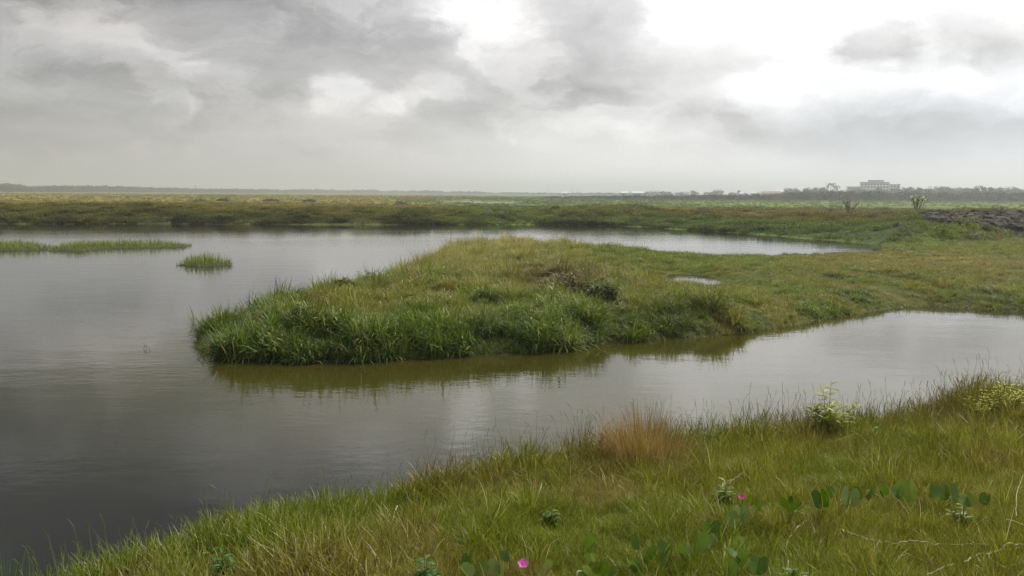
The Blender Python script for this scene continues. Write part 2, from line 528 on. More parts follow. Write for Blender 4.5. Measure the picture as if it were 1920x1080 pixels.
def gn_scatter(name, pts, rot, scl, idx, tint, collection, label, cat):
    me = bpy.data.meshes.new(name)
    n = len(pts)
    me.vertices.add(n); me.vertices.foreach_set('co', np.asarray(pts, np.float32).ravel())
    for nm, ty, arr, fld in (('rot', 'FLOAT_VECTOR', rot, 'vector'), ('scl', 'FLOAT_VECTOR', scl, 'vector'), ('idx', 'INT', idx, 'value')):
        a = me.attributes.new(nm, ty, 'POINT'); a.data.foreach_set(fld, np.asarray(arr, np.int32 if ty == 'INT' else np.float32).ravel())
    a = me.attributes.new('tint', 'FLOAT_COLOR', 'POINT')
    a.data.foreach_set('color', np.concatenate([tint, np.ones((n, 1))], 1).astype(np.float32).ravel())
    o = bpy.data.objects.new(name, me); COL.objects.link(o)
    g = bpy.data.node_groups.new(name, 'GeometryNodeTree')
    g.interface.new_socket('Geometry', in_out='INPUT', socket_type='NodeSocketGeometry')
    g.interface.new_socket('Geometry', in_out='OUTPUT', socket_type='NodeSocketGeometry')
    N = g.nodes; Lk = g.links
    gi = N.new('NodeGroupInput'); go = N.new('NodeGroupOutput')
    ci = N.new('GeometryNodeCollectionInfo'); ci.inputs['Collection'].default_value = collection
    ci.inputs['Separate Children'].default_value = True; ci.inputs['Reset Children'].default_value = True
    ip = N.new('GeometryNodeInstanceOnPoints'); ip.inputs['Pick Instance'].default_value = True

    def na(nm, ty):
        q = N.new('GeometryNodeInputNamedAttribute'); q.data_type = ty; q.inputs['Name'].default_value = nm
        return [s for s in q.outputs if s.enabled and s.name == 'Attribute'][0]
    er = N.new('FunctionNodeEulerToRotation')
    Lk.new(na('rot', 'FLOAT_VECTOR'), er.inputs[0]); Lk.new(er.outputs[0], ip.inputs['Rotation'])
    Lk.new(na('scl', 'FLOAT_VECTOR'), ip.inputs['Scale']); Lk.new(na('idx', 'INT'), ip.inputs['Instance Index'])
    Lk.new(gi.outputs[0], ip.inputs['Points']); Lk.new(ci.outputs[0], ip.inputs['Instance']); Lk.new(ip.outputs[0], go.inputs[0])
    md = o.modifiers.new('scatter', 'NODES'); md.node_group = g
    tag(o, label, cat, None, 'stuff')
    return o


def polar(n, d0, d1, az0, az1, power=1.0):
    """random ground points spread evenly by area (power 1) or favouring the near side"""
    u = RNG.random(n)
    d = (d0 ** (2 / power) + u * (d1 ** (2 / power) - d0 ** (2 / power))) ** (power / 2)
    a = RNG.uniform(az0, az1, n)
    return np.tan(a) * d, d


def scatter(name, x, y, keep_fn, choose, s_fn, coll_, label, cat, lean=.12, sink=0):
    h = height(x, y)
    k = keep_fn(x, y, h); x, y, h = x[k], y[k], h[k]
    n = len(x)
    idx = choose(x, y, h)
    sc = s_fn(x, y, h)
    rot = np.stack([RNG.normal(0, lean, n), RNG.normal(0, lean, n), RNG.uniform(0, 6.283, n)], 1)
    hsc = sc * RNG.uniform(.75, 1.25, n)
    scl = np.stack([sc, sc, hsc], 1)
    t = cover(x, y) * RNG.uniform(.78, 1.22, (n, 1))
    if y.max() > 100:
        t = t * (.72 + .56 * sstep(.3, .7, fbm(x * .5, y * .35, 225, 3)))[:, None]
    o = gn_scatter(name, np.stack([x, y, h - sink], 1), rot, scl, idx, t, coll_, label, cat)
    print(name, n)
    return o


def build_grass():
    # foreground bank
    x = RNG.uniform(-4.6, 9.5, 290000); y = RNG.uniform(1.6, 11.2, 290000)
    sN = sdf(x, y, NEAR)
    k0 = (sN > -1.25) & (np.abs(x) < y * .72 + .9) & (sN < 6.5)
    x, y = x[k0], y[k0]

    def choose(x, y, h):
        n = len(x); r = RNG.random(n); i = RNG.integers(0, 5, n)
        s = sdf(x, y, NEAR)
        lng = .055 + .16 * sstep(.6, -.3, s)
        i = np.where(r < lng, RNG.integers(5, 7, n), i)
        st = .018 + .10 * sstep(.45, .0, np.abs(s))
        i = np.where((r > .5) & (r < .5 + st), RNG.integers(7, 9, n), i)
        br = .008 + .16 * sstep(-.3, -1.6, x) + .06 * sstep(.4, -.2, s)
        i = np.where(r > 1 - br, RNG.integers(9, 11, n), i)
        return i
    scatter('foreground_grass', x, y, lambda x, y, h: h > .02, choose, lambda x, y, h: .35 + .75 * fbm(x * 1.8, y * 1.8, 201, 3) + .12 * (y > 6.2) + .2 * sstep(.3, -.4, sdf(x, y, NEAR)) * sstep(1, -1, x), FINE,
            'fine wiry green and straw coloured grass covering the near bank', 'grass', .25)
    # peninsula and marsh
    x, y = polar(270000, 15.5, 95, R(-30), R(40), 1.75)
    k0 = sdf(x, y, PEN) > -.28
    x, y = x[k0], y[k0]

    def choose(x, y, h):
        n = len(x); r = RNG.random(n); i = RNG.integers(0, 5, n); s = sdf(x, y, PEN)
        tall = .03 + .08 * sstep(2.0, .3, s) * sstep(6, 3, x) + .15 * sstep(30, 34, y) * sstep(4, -2, x)
        i = np.where(r < tall, RNG.integers(5, 8, n), i)
        herb = .05 + .12 * sstep(3, .5, s) * sstep(30, 22, y) + .5 * sstep(.56, .66, fbm(x * .9 + 30, y * .7, 217, 3))
        i = np.where(r > 1 - herb, RNG.integers(8, 10, n), i)
        sp = .10 + .18 * sstep(3.2, .8, s) * sstep(30, 22, y)
        i = np.where((r > .5) & (r < .5 + sp), RNG.integers(10, 12, n), i)
        return i

    def size(x, y, h):
        s = sdf(x, y, PEN)
        c = .26 + .62 * sstep(.3, .7, fbm(x * 1.1, y * .9, 211, 3)) + .45 * sstep(.55, .75, fbm(x * 2.6, y * 2.0, 213, 2))
        c = c * (1 - .6 * np.exp(-((x - 7.35) / 2.4) ** 2 - ((y - 33.6) / 3.2) ** 2))
        c = c * (1 - .45 * sstep(4, 9, x) * sstep(60, 40, y)) * (1 + .25 * sstep(2.5, .5, s) * sstep(6, 2, x))
        return c * (1 - .35 * sstep(36, 44, y) * sstep(8.5, 12, x) * sstep(66, 60, y))
    scatter('peninsula_grass', x, y, lambda x, y, h: (h > .015) & ((rubble_zone(x, y) < .2)) & (RNG.random(len(x)) > .93 * np.exp(-((x - 7.0) / 1.5) ** 2 - ((y - 32.6) / 1.8) ** 2)), choose, size, PENT, 'dense marsh grass and herbs covering the peninsula in the lagoon', 'marsh grass', .15)
    # far bank and the plain behind it
    x, y = polar(110000, 62, 190, R(-34), R(40), 1.4)
    xb, yb = polar(150000, 78, 128, R(-34), R(34), 1.0)
    sb = sdf(xb, yb, FAR); kb = (sb > .2) & (sb < 15); x = np.concatenate([x, xb[kb]]); y = np.concatenate([y, yb[kb]])
    x2, y2 = polar(30000, 190, 620, R(-34), R(40), 1.5)
    x = np.concatenate([x, x2]); y = np.concatenate([y, y2])
    k0 = sdf(x, y, FAR) > .0
    x, y = x[k0], y[k0]

    def choose(x, y, h):
        n = len(x); r = RNG.random(n); s = sdf(x, y, FAR)
        return np.where(r < .10 + .35 * sstep(9, 3, s), RNG.integers(3, 6, n), RNG.integers(0, 3, n))
    scatter('far_bank_grass', x, y, lambda x, y, h: (h > .05) & ((rubble_zone(x, y) < .3) | (RNG.random(len(x)) < .16 * sstep(.4, .6, fbm(x * .4, y * .4, 227, 2)) * 2)), choose, lambda x, y, h: (.2 + .4 * sstep(.3, .7, fbm(x * .25, y * .25, 221, 3)) + .5 * sstep(.58, .72, fbm(x * .7, y * .5, 223, 2))) * (1 + .8 * sstep(150, 500, y)), FART,
            'coarse green and ochre grass on the far bank and the plain behind it', 'grass', .12)


# ------------------------------------------------------------------ ground and water
def axis(segs):
    out = []
    for a, b, st in segs:
        n = max(1, int(round((b - a) / st))); out += list(np.linspace(a, b, n, endpoint=False))
    out.append(segs[-1][1])
    return np.array(out)


def build_ground():
    gx = axis([(-9000, -2000, 1000), (-2000, -400, 80), (-400, -100, 6), (-100, -30, 1.2), (-30, -10, .5), (-10, -4, .25), (-4, 8, .1), (8, 18, .3), (18, 60, .8), (60, 130, 1.4), (130, 400, 6), (400, 2000, 80), (2000, 9000, 1000)])
    gy = axis([(-200, -20, 20), (-20, 1, 1.5), (1, 11, .1), (11, 30, .3), (30, 66, .5), (66, 130, .8), (130, 240, 3), (240, 600, 8), (600, 1500, 60), (1500, 9000, 750)])
    X, Y = np.meshgrid(gx, gy)
    x, y = X.ravel(), Y.ravel()
    z = height(x, y)
    nx, ny = len(gx), len(gy)
    me = bpy.data.meshes.new('ground')
    me.vertices.add(nx * ny); me.vertices.foreach_set('co', np.stack([x, y, z], 1).astype(np.float32).ravel())
    i, j = np.meshgrid(np.arange(nx - 1), np.arange(ny - 1))
    a = (j * nx + i).ravel(); q = np.stack([a, a + 1, a + nx + 1, a + nx], 1)
    nf = len(q)
    me.loops.add(nf * 4); me.polygons.add(nf)
    me.loops.foreach_set('vertex_index', q.ravel().astype(np.int32))
    me.polygons.foreach_set('loop_start', (np.arange(nf) * 4).astype(np.int32))
    me.update(calc_edges=True)
    me.polygons.foreach_set('use_smooth', np.ones(nf, bool))
    c = cover(x, y)
    sf = sdf(x, y, FAR)
    c = c * (1 - .35 * (sstep(0, 1, sf) * sstep(16, 11, sf)))[:, None]      # ground colour darker in a band along the far bank
    # bare soil shows between near tufts; far away the sward is closed
    w = sstep(90, 20, y)[:, None] * .8
    c = c * (1 - w) + np.array([.055, .045, .022])[None] * w
    at_ = me.attributes.new('tint', 'FLOAT_COLOR', 'POINT')
    at_.data.foreach_set('color', np.concatenate([c, np.ones((len(x), 1))], 1).astype(np.float32).ravel())
    m, b = new_mat('ground_soil_and_sward')
    t = b.n('ShaderNodeAttribute', attribute_name='tint').outputs['Color']
    pos = b.n('ShaderNodeNewGeometry').outputs['Position']
    n1 = b.noise(pos, 1.6, 6, .65); n2 = b.noise(b.vm('MULTIPLY', pos, (.05, .014, .05)), 1.0, 5, .6)
    col = b.mix(1.0, t, b.mix(b.ramp(n1, .3, .7), (.6, .6, .6, 1), (1.3, 1.3, 1.25, 1)), 'MULTIPLY')
    col = b.mix(1.0, col, b.mix(b.ramp(n2, .35, .65), (.7, .78, .75, 1), (1.25, 1.2, 1.1, 1)), 'MULTIPLY')
    bp = b.n('ShaderNodeBump', ins={'Strength': .6, 'Distance': .15, 'Height': n1})
    p = b.n('ShaderNodeBsdfPrincipled', ins={'Base Color': col, 'Roughness': .95, 'Specular IOR Level': .1, 'Normal': bp.outputs[0]})
    b.n('ShaderNodeOutputMaterial', ins={'Surface': p.outputs[0]})
    me.materials.append(m)
    o = bpy.data.objects.new('ground', me); COL.objects.link(o)
    tag(o, 'low marshy ground with grassy banks reaching to the horizon', 'ground', None, 'structure')
    # water
    m, b = new_mat('lagoon_water')
    pos = b.n('ShaderNodeNewGeometry').outputs['Position']
    v1 = b.vm('MULTIPLY', pos, (1.0, 1.9, 1))
    a1 = b.noise(v1, 3.2, 3, .55, .4); a2 = b.noise(v1, .55, 2, .5)
    patch = b.ramp(b.noise(b.vm('MULTIPLY', pos, (.05, .12, 1)), 1.0, 3, .5), .38, .62, .35, 1.0)
    hgt = b.m('ADD', b.m('MULTIPLY', a1, b.m('MULTIPLY', patch, .35)), b.m('MULTIPLY', a2, .65))
    bp = b.n('ShaderNodeBump', ins={'Strength': 1.0, 'Distance': .010, 'Height': hgt})
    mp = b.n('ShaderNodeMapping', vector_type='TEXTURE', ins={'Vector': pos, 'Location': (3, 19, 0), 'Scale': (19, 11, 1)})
    sh = b.ramp(b.n('ShaderNodeTexGradient', gradient_type='SPHERICAL', ins={0: mp.outputs[0]}).outputs['Fac'], .0, .55)   # olive murk round the peninsula, fading outwards
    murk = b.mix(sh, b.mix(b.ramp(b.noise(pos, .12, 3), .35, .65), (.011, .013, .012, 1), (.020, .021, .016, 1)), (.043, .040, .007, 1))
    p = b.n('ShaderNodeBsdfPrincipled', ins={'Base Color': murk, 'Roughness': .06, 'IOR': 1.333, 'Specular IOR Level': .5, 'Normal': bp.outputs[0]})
    b.n('ShaderNodeOutputMaterial', ins={'Surface': p.outputs[0]})
    mb = MB()
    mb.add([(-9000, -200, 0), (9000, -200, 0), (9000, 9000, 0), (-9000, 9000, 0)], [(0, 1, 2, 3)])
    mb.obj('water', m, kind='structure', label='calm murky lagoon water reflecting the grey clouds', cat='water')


# ------------------------------------------------------------------ sky, sun, haze
SUN_EL, SUN_AZ = R(48), R(52)      # azimuth measured from +Y towards +X


def build_sky():
    w = bpy.data.worlds.new('World'); S.world = w; w.use_nodes = True
    b = NB(w.node_tree)
    d = b.n('ShaderNodeTexCoord').outputs['Generated']
    sp = b.n('ShaderNodeSeparateXYZ', ins={0: d}).outputs
    az = b.m('ARCTAN2', sp[0], sp[1]); el = b.m('ARCSINE', b.m('MAXIMUM', sp[2], 0.0))
    P = b.n('ShaderNodeCombineXYZ', ins={0: az, 1: el, 2: 0.0}).outputs[0]
    # billowing edges: the broad masses are pushed about by fractal noise
    st = b.vm('MULTIPLY', P, (1.0, 1.9, 1.0))
    nz = b.n('ShaderNodeTexNoise', ins={'Vector': st, 'Scale': 6.5, 'Detail': 10, 'Roughness': .62})
    wv = b.vm('MULTIPLY', b.vm('SUBTRACT', nz.outputs['Color'], (.5, .5, .5)), (.20, .085, 0))
    Pw = b.vm('ADD', P, wv)
    # cloud-base luminance: broad gradient
    base = b.n('ShaderNodeValToRGB')
    cr = base.color_ramp; cr.interpolation = 'EASE'
    stops = [(-180, .42), (-60, .26), (-31, .33), (-17, .38), (-2, .54), (9, .68), (22, .70), (45, .84), (80, .70), (180, .42)]
    for i, (a, v) in enumerate(stops):
        e = cr.elements[i] if i < 2 else cr.elements.new((a + 180) / 360)
    for e, (a, v) in zip(sorted(cr.elements, key=lambda e: e.position), stops):
        pass
    while len(cr.elements) > 1:
        cr.elements.remove(cr.elements[-1])
    cr.elements[0].position = 0; cr.elements[0].color = (.42, .42, .42, 1)
    for a, v in stops[1:]:
        e = cr.elements.new((a + 180) / 360); e.color = (v, v, v, 1)
    sw = b.n('ShaderNodeSeparateXYZ', ins={0: Pw}).outputs
    b.t.links.new(b.m('MULTIPLY_ADD', sw[0], 1 / (2 * math.pi), .5), base.inputs[0])
    L = base.outputs[0]
    acc = b.m('ADD', L, 0.0)

    def bl(px, py, rx, ry, amp, rot=0, src=Pw):
        nonlocal acc
        a = math.atan((px - 960) / F); e = (361 - py) / F
        mp = b.n('ShaderNodeMapping', vector_type='TEXTURE', ins={'Vector': src, 'Location': (a, e, 0), 'Rotation': (0, 0, R(rot)), 'Scale': (rx / F, ry / F, 1)})
        g = b.n('ShaderNodeTexGradient', gradient_type='QUADRATIC_SPHERE', ins={0: mp.outputs[0]})
        acc = b.m('MULTIPLY_ADD', b.ramp(g.outputs['Fac'], 0.0, .6), amp, acc)
    for q in SKY_BLOBS:
        bl(*q)
    # streaky fractal relief on a receding cloud sheet
    inv = b.m('DIVIDE', 1.0, b.m('ADD', b.m('MAXIMUM', sp[2], 0), .10))
    sheet = b.vm('MULTIPLY', d, b.n('ShaderNodeCombineXYZ', ins={0: inv, 1: inv, 2: 0.0}).outputs[0])
    f1 = b.noise(sheet, .75, 7, .55, .25); f2 = b.noise(b.vm('MULTIPLY', Pw, (1.0, 2.3, 1.0)), 11, 9, .62, .2)
    acc = b.m('MULTIPLY_ADD', b.m('SUBTRACT', f1, .5), .28, acc)
    pf = b.noise(b.vm('MULTIPLY', Pw, (1.0, 2.0, 1.0)), 5.5, 9, .6, .3)
    acc = b.m('MULTIPLY_ADD', b.ramp(pf, .47, .58, -.5, .5), .11, acc)
    calm = b.ramp(el, 0.0, .10, .25, 1.0)
    acc = b.m('MULTIPLY_ADD', b.m('MULTIPLY', b.m('SUBTRACT', f2, .5), calm), .36, acc)
    # dim, even band of haze towards the horizon
    hb = b.n('ShaderNodeValToRGB'); hr = hb.color_ramp
    while len(hr.elements) > 1:
        hr.elements.remove(hr.elements[-1])
    hr.elements[0].position = 0; hr.elements[0].color = (.40, .40, .40, 1)
    for a, v in [(-40, .31), (-28, .33), (-10, .44), (2, .78), (12, .80), (22, .66), (32, .62), (60, .6), (180, .4)]:
        e = hr.elements.new((a + 180) / 360); e.color = (v, v, v, 1)
    b.t.links.new(b.m('MULTIPLY_ADD', az, 1 / (2 * math.pi), .5), hb.inputs[0])
    hf = b.ramp(el, .0, .095, .92, 0.0)
    mixv = b.n('ShaderNodeMix', data_type='FLOAT', ins={0: hf, 2: acc, 3: hb.outputs[0]}).outputs[0]
    val = b.m('MINIMUM', b.m('MAXIMUM', mixv, .12), 1.35)
    # colour cast: warm grey low left, blue grey low right
    cool = b.m('MULTIPLY', b.ramp(az, .15, .45), b.ramp(el, .16, .05))
    warm = b.m('MULTIPLY', b.ramp(az, .25, -.1), b.ramp(b.noise(st, 5, 3), .45, .65))
    tintc = b.mix(cool, (1.005, .99, .99, 1), (.93, .98, 1.06, 1))
    tintc = b.mix(b.m('MULTIPLY', warm, .7), tintc, (1.045, .99, .95, 1))
    cloud = b.mix(1.0, b.n('ShaderNodeCombineColor', ins={0: val, 1: val, 2: val}).outputs[0], tintc, 'MULTIPLY')
    cl10 = b.vm('SCALE', cloud, scale=10.0)
    sky = b.n('ShaderNodeTexSky', sky_type='NISHITA', sun_disc=False, sun_elevation=SUN_EL, sun_rotation=SUN_AZ)
    fin = b.mix(.96, sky.outputs[0], cl10)
    bg = b.n('ShaderNodeBackground', ins={'Color': fin, 'Strength': .098})
    b.n('ShaderNodeOutputWorld', ins={'Surface': bg.outputs[0]})
    ld = bpy.data.lights.new('sun', 'SUN'); ld.energy = 2.7; ld.angle = R(9); ld.color = (1, .965, .90)
    o = bpy.data.objects.new('sun', ld); COL.objects.link(o)
    v = Vector((math.sin(SUN_AZ) * math.cos(SUN_EL), math.cos(SUN_AZ) * math.cos(SUN_EL), math.sin(SUN_EL)))
    o.rotation_euler = v.to_track_quat('Z', 'Y').to_euler(); o.location = (30, 20, 60)


SKY_BLOBS = [
    # px, py, rx, ry, amp, rot
    (150, 0, 560, 130, -.13, 0), (560, 40, 330, 120, -.06, -8), (230, 95, 330, 70, .07, -10), (800, 120, 420, 100, -.08, -8), (330, 170, 460, 60, -.09, -6),
    (90, 185, 200, 60, .05, 0), (430, 170, 130, 60, .16, 0), (620, 190, 95, 60, .32, 0), (715, 212, 110, 45, .26, 0), (800, 165, 110, 60, .14, 0), (900, 45, 190, 150, .33, 0),
    (1120, 90, 190, 240, -.17, 0), (1060, 185, 260, 75, -.13, 0), (850, 220, 190, 60, -.12, 0), (1500, 10, 700, 200, .30, 0), (1420, 170, 200, 70, .25, 0),
    (1320, 240, 210, 60, -.20, 0), (1625, 110, 100, 80, -.26, 0), (1700, 150, 220, 110, -.14, 20), (1590, 175, 150, 60, .20, 0), (1770, 178, 160, 55, .26, 0), (1860, 150, 100, 60, -.16, 0),
    (1680, 270, 520, 90, -.30, 0), (1380, 285, 260, 60, -.12, 0), (1120, 245, 200, 30, .14, 0),
    # above the picture, seen only in the water
    (0, -250, 900, 330, -.22, 0), (650, -330, 350, 260, -.02, 0), (1000, -300, 220, 260, .18, 0), (865, -75, 90, 80, .5, 0), (990, -20, 75, 55, .35, 0), (690, -110, 120, 60, .22, 0), (1330, -60, 120, 70, .25, 0), (1700, -300, 700, 400, .25, 0),
]


def build_haze():
    mb = MB(); mb.box(-9300, 9300, -400, 9300, -1.9, 60)
    m = bpy.data.materials.new('thin_haze'); m.use_nodes = True
    b = NB(m.node_tree)
    pv = b.n('ShaderNodeVolumePrincipled', ins={'Color': (.80, .815, .84, 1), 'Density': .00058, 'Anisotropy': .45})
    b.n('ShaderNodeOutputMaterial', ins={'Volume': pv.outputs[0]})
    o = mb.obj('haze', m, kind='stuff', label='thin pale haze lying over the marsh', cat='haze')


# ------------------------------------------------------------------ trees, shrubs
M_TRUNK = solid_mat('bark', (.10, .085, .065), nscale=2)
M_TREE = plant_mat('tree_leaves', (.085, .105, .055), transl=.2, rough=.6, spec=.2, var=.45)  # leaf colour lightened to carry some of the haze over the far belt
M_SCRUB = plant_mat('scrub_leaves', (.050, .070, .030), transl=.2, rough=.6, spec=.2, var=.45)


def tree_shape(H, W, nclump, nleaf, ls, flat=.7, trunk=.25):
    """crown of leaf-sized faces gathered in clumps on limbs, and a tapered trunk with limbs"""
    cr = MB(); tr = MB()
    tr.tube([(0, 0, -.3), (U(-.1, .1) * W * .3, U(-.1, .1) * W * .3, H * trunk), (U(-.15, .15) * W * .3, 0, H * .55)], [H * .035, H * .026, H * .015], 6)
    for c in range(nclump):
        a = U(0, 6.28); r = W / 2 * math.sqrt(random.random()) * .85; z = H * (trunk + .08 + (1 - trunk - .14) * random.random() ** .8)
        r *= math.sqrt(max(.08, 1 - ((z / H - .55) / .55) ** 2))
        cc = Vector((r * math.cos(a), r * math.sin(a), z)); R0 = W * U(.13, .24)
        tr.tube([(0, 0, H * trunk * U(.7, 1.3)), cc * .55 + Vector((0, 0, H * .1)), cc], [H * .014, H * .009, H * .003], 4)
        for i in range(nleaf):
            v = Vector((random.gauss(0, 1), random.gauss(0, 1), random.gauss(0, 1))).normalized() * (R0 * U(.45, 1.05)); v.z *= flat
            d = Vector((random.gauss(0, 1), random.gauss(0, 1), random.gauss(0, .7)))
            cr.leaf(cc + v, d, (0, 0, 1), ls * U(.6, 1.3), ls * .6 * U(.7, 1.2), random.random())
    return cr, tr


def palm_shape(H):
    cr = MB(); tr = MB()
    tr.tube([(0, 0, -.3), (.2, 0, H * .5), (.1, 0, H * .93)], [.25, .18, .14], 6)
    for k in range(18):
        a = 6.283 * k / 18 + U(-.1, .1); e = U(-.1, .9); p = Vector((.1, 0, H * .92))
        for j in range(5):
            d = Vector((math.cos(a) * math.cos(e), math.sin(a) * math.cos(e), math.sin(e)))
            cr.leaf(p, d, (0, 0, 1), H * .12, H * .07, random.random()); p = p + d * H * .085; e -= .38
    return cr, tr


def make_tree(name, shape, loc, label, group=None, cmat=None, s=1, cat='tree'):
    t = empty(name, loc, label, cat, group, U(0, 6.28))
    shape[1].obj('trunk', M_TRUNK, t)
    shape[0].obj('crown', cmat or M_TREE, t)
    t.scale = (s, s, s)
    return t


def hz0(x, y):
    return hz(x, y) - .05


def build_trees():
    protos = []
    for k, (H, W) in enumerate([(9, 9), (8, 11), (10, 8), (7, 9), (9, 12)]):
        protos.append(make_tree('tree', tree_shape(H, W, 16, 46, .95), (0, 0, -500), 'x', 'x'))
    used = [False] * 5

    def put(px, d, s, label, group, k=None):
        k = random.randrange(5) if k is None else k
        o = protos[k] if not used[k] else copy_tree(protos[k])
        used[k] = True
        x, y = at(px, d)
        o.location = (x, y, hz0(x, y) if y < 500 else .1); o.rotation_euler = (0, 0, U(0, 6.28)); o.scale = (s * U(.9, 1.15), s * U(.9, 1.15), s)
        o['label'] = label; o['group'] = group; o['category'] = 'tree'
        return o
    # right-hand belt, nearer and told apart; heights read off the tree tops
    prof = lambda px: np.interp(px, [1180, 1270, 1300, 1360, 1400, 1460, 1480, 1520, 1560, 1600, 1700, 1790, 1850, 1920, 2050], [364, 362, 358, 362, 362, 361, 355, 353, 357, 357, 353, 349, 351, 352, 350])

    def hgt(px, d, top):
        yh = 361 + (px - 960) * .00524
        return 3.5 + (yh - top) / F * d
    for px in np.arange(1185, 1475, 7):
        p = px + U(-4, 4); d = U(800, 950)
        put(p, d, hgt(p, d, prof(p) + U(-4, 3)) / 9, 'round hazy tree in the far belt between the white roofs', 'trees in the far belt between the white roofs')
    for px in np.arange(1472, 1592, 5.5):
        p = px + U(-3, 3); d = U(640, 760)
        put(p, d, hgt(p, d, prof(p) + U(-2, 6)) / 9, 'grey green tree in the belt left of the large pale building', 'trees left of the large pale building')
    for px in np.arange(1592, 1700, 5):
        p = px + U(-3, 3); d = U(640, 740)
        put(p, d, hgt(p, d, 354 + U(-2, 6)) / 9, 'low hazy tree standing in front of the large pale building', 'trees in front of the large pale building')
    for px in np.arange(1690, 2080, 6):
        p = px + U(-3, 3); d = U(560, 760)
        put(p, d, hgt(p, d, prof(p) + U(-2.5, 8)) / 9, 'hazy tree in the belt right of the large pale building', 'trees right of the large pale building')
    for px, top, d in [(1752, 366, 430), (1828, 364, 420), (1862, 363, 430), (1790, 368, 440), (1905, 366, 400)]:
        put(px, d, hgt(px, d, top) / 9, 'darker bushy tree before the hazy belt at the right', 'darker bushy trees before the hazy belt')
    x, y = at(1557, 700)
    make_tree('palm_tree', palm_shape(12.2), (x, y, 0), 'tall thin palm rising above the tree belt left of the large building')
    x, y = at(1568, 720)
    make_tree('palm_tree', palm_shape(10.5), (x, y, 0), 'shorter thin palm above the belt, nearest the large building')
    x, y = at(368, 1500)
    make_tree('bare_tree', tree_shape(14, 5, 7, 20, 1.3), (x, y, 0), 'lone thin tree standing above the far left tree line')
    x, y = at(10, 1250)
    make_tree('broad_tree', tree_shape(12, 20, 20, 46, 1.5), (x, y, 0), 'broad rounded tree at the left end of the far tree line')
    # far-off wood that reads as one mass
    C = coll('wood_crown', [tree_shape(9, 13, 14, 30, 1.6, trunk=.05)[0] for i in range(4)], plant_mat('wood_leaves', tint=True, transl=.15, rough=.7, spec=.1, var=.45))
    xs = []; ys = []; ss = []
    for px in np.arange(-260, 1260, 2.2):
        for r in range(3):
            p = px + U(-2, 2)
            d = float(np.interp(p, [-260, 0, 420, 700, 1260], [950, 1050, 1500, 1900, 1300])) * U(.95, 1.12)
            top = float(np.interp(p, [-260, 0, 20, 60, 200, 300, 420, 560, 700, 860, 1000, 1100, 1260], [346, 347, 347, 350, 350, 353, 355, 356, 357, 359, 362, 362, 363])) + 3.0 * (float(vn(p * .05, r * 3, 301)) - .4) + U(-.4, 2)
            x, y = at(p, d); xs.append(x); ys.append(y); ss.append(max(.25, hgt(p, d, top) / 9))
    for px in np.arange(1020, 2100, 2.6):          # low scrub at the foot of the right-hand belt
        for r in range(2):
            p = px + U(-2, 2); d = U(430, 620); x, y = at(p, d); xs.append(x); ys.append(y); ss.append(U(.25, .55) * float(np.interp(px, [1020, 1200, 1450, 1500], [.25, .45, .65, 1])))
    n = len(xs); xs = np.array(xs); ys = np.array(ys); ss = np.array(ss)
    rot = np.stack([np.zeros(n), np.zeros(n), RNG.uniform(0, 6.28, n)], 1)
    tint = np.tile(np.array([.045, .062, .030]), (n, 1)) * RNG.uniform(.75, 1.3, (n, 1))
    wide = ss * RNG.uniform(1.0, 1.5, n)
    gn_scatter('distant_woodland', np.stack([xs, ys, np.full(n, .1)], 1), rot, np.stack([wide, wide, ss], 1), RNG.integers(0, 4, n), tint, C, 'far-off hazy woodland and scrub lining the horizon', 'woodland')


def shrub_shape(H, W, n, L, Wd):
    """many-stemmed shrub: stems from one root, leaves round each stem end"""
    st = MB(); fo = MB()
    for i in range(n):
        a = U(0, 6.28); ln = U(.05, .75); l = H * U(.7, 1.05)
        tip = Vector((math.cos(a) * W / 2 * ln / .75, math.sin(a) * W / 2 * ln / .75, l * math.cos(ln * .7)))
        mid = tip * .5 + Vector((0, 0, H * .06))
        st.tube([(0, 0, -.1), mid, tip], [H * .018, H * .013, H * .007], 5)
        for k in range(12):
            q = mid.lerp(tip, U(.0, 1.05)) if k > 2 else tip; b = U(0, 6.28); e = U(-.2, 1.1)
            fo.leaf(q, (math.cos(b) * math.cos(e), math.sin(b) * math.cos(e), math.sin(e)), (0, 0, 1), L * U(.7, 1.2), Wd * U(.8, 1.2), random.random(), .3, .15)
    return fo, st


def lump_shape(H, W, n, ls):
    """low dense bush with stems under it"""
    fo = MB(); st = MB()
    for i in range(9):
        a = U(0, 6.28); r = W * .33 * random.random()
        st.tube([(0, 0, -.1), (r * .5 * math.cos(a), r * .5 * math.sin(a), H * .35), (r * math.cos(a), r * math.sin(a), H * .75)], [H * .03, H * .02, H * .01], 4)
    for i in range(n):
        a = U(0, 6.28); r = W / 2 * math.sqrt(random.random()); zmax = H * (1 - (2 * r / W) ** 2 * .7) * U(.85, 1.1)
        z = zmax * random.random() ** .5
        e = U(-.2, 1.0)
        fo.leaf((r * math.cos(a), r * math.sin(a) * .8, z), (math.cos(a + U(-1, 1)) * math.cos(e), math.sin(a + U(-1, 1)) * math.cos(e), math.sin(e)), (0, 0, 1), ls * U(.6, 1.3), ls * .5, random.random())
    return fo, st


def bush(name, shape, px, py, dz, label, mat, cat='bush', group=None, dist=None):
    if dist:
        x, y = at(px, dist); z = hz(x, y)
    else:
        p = pick(px, py); x, y, z = p
    t = empty(name, (x, y, z - .03), label, cat, group)
    shape[1].obj('stem', M_STEM, t)
    shape[0].obj('foliage', mat, t)
    return t


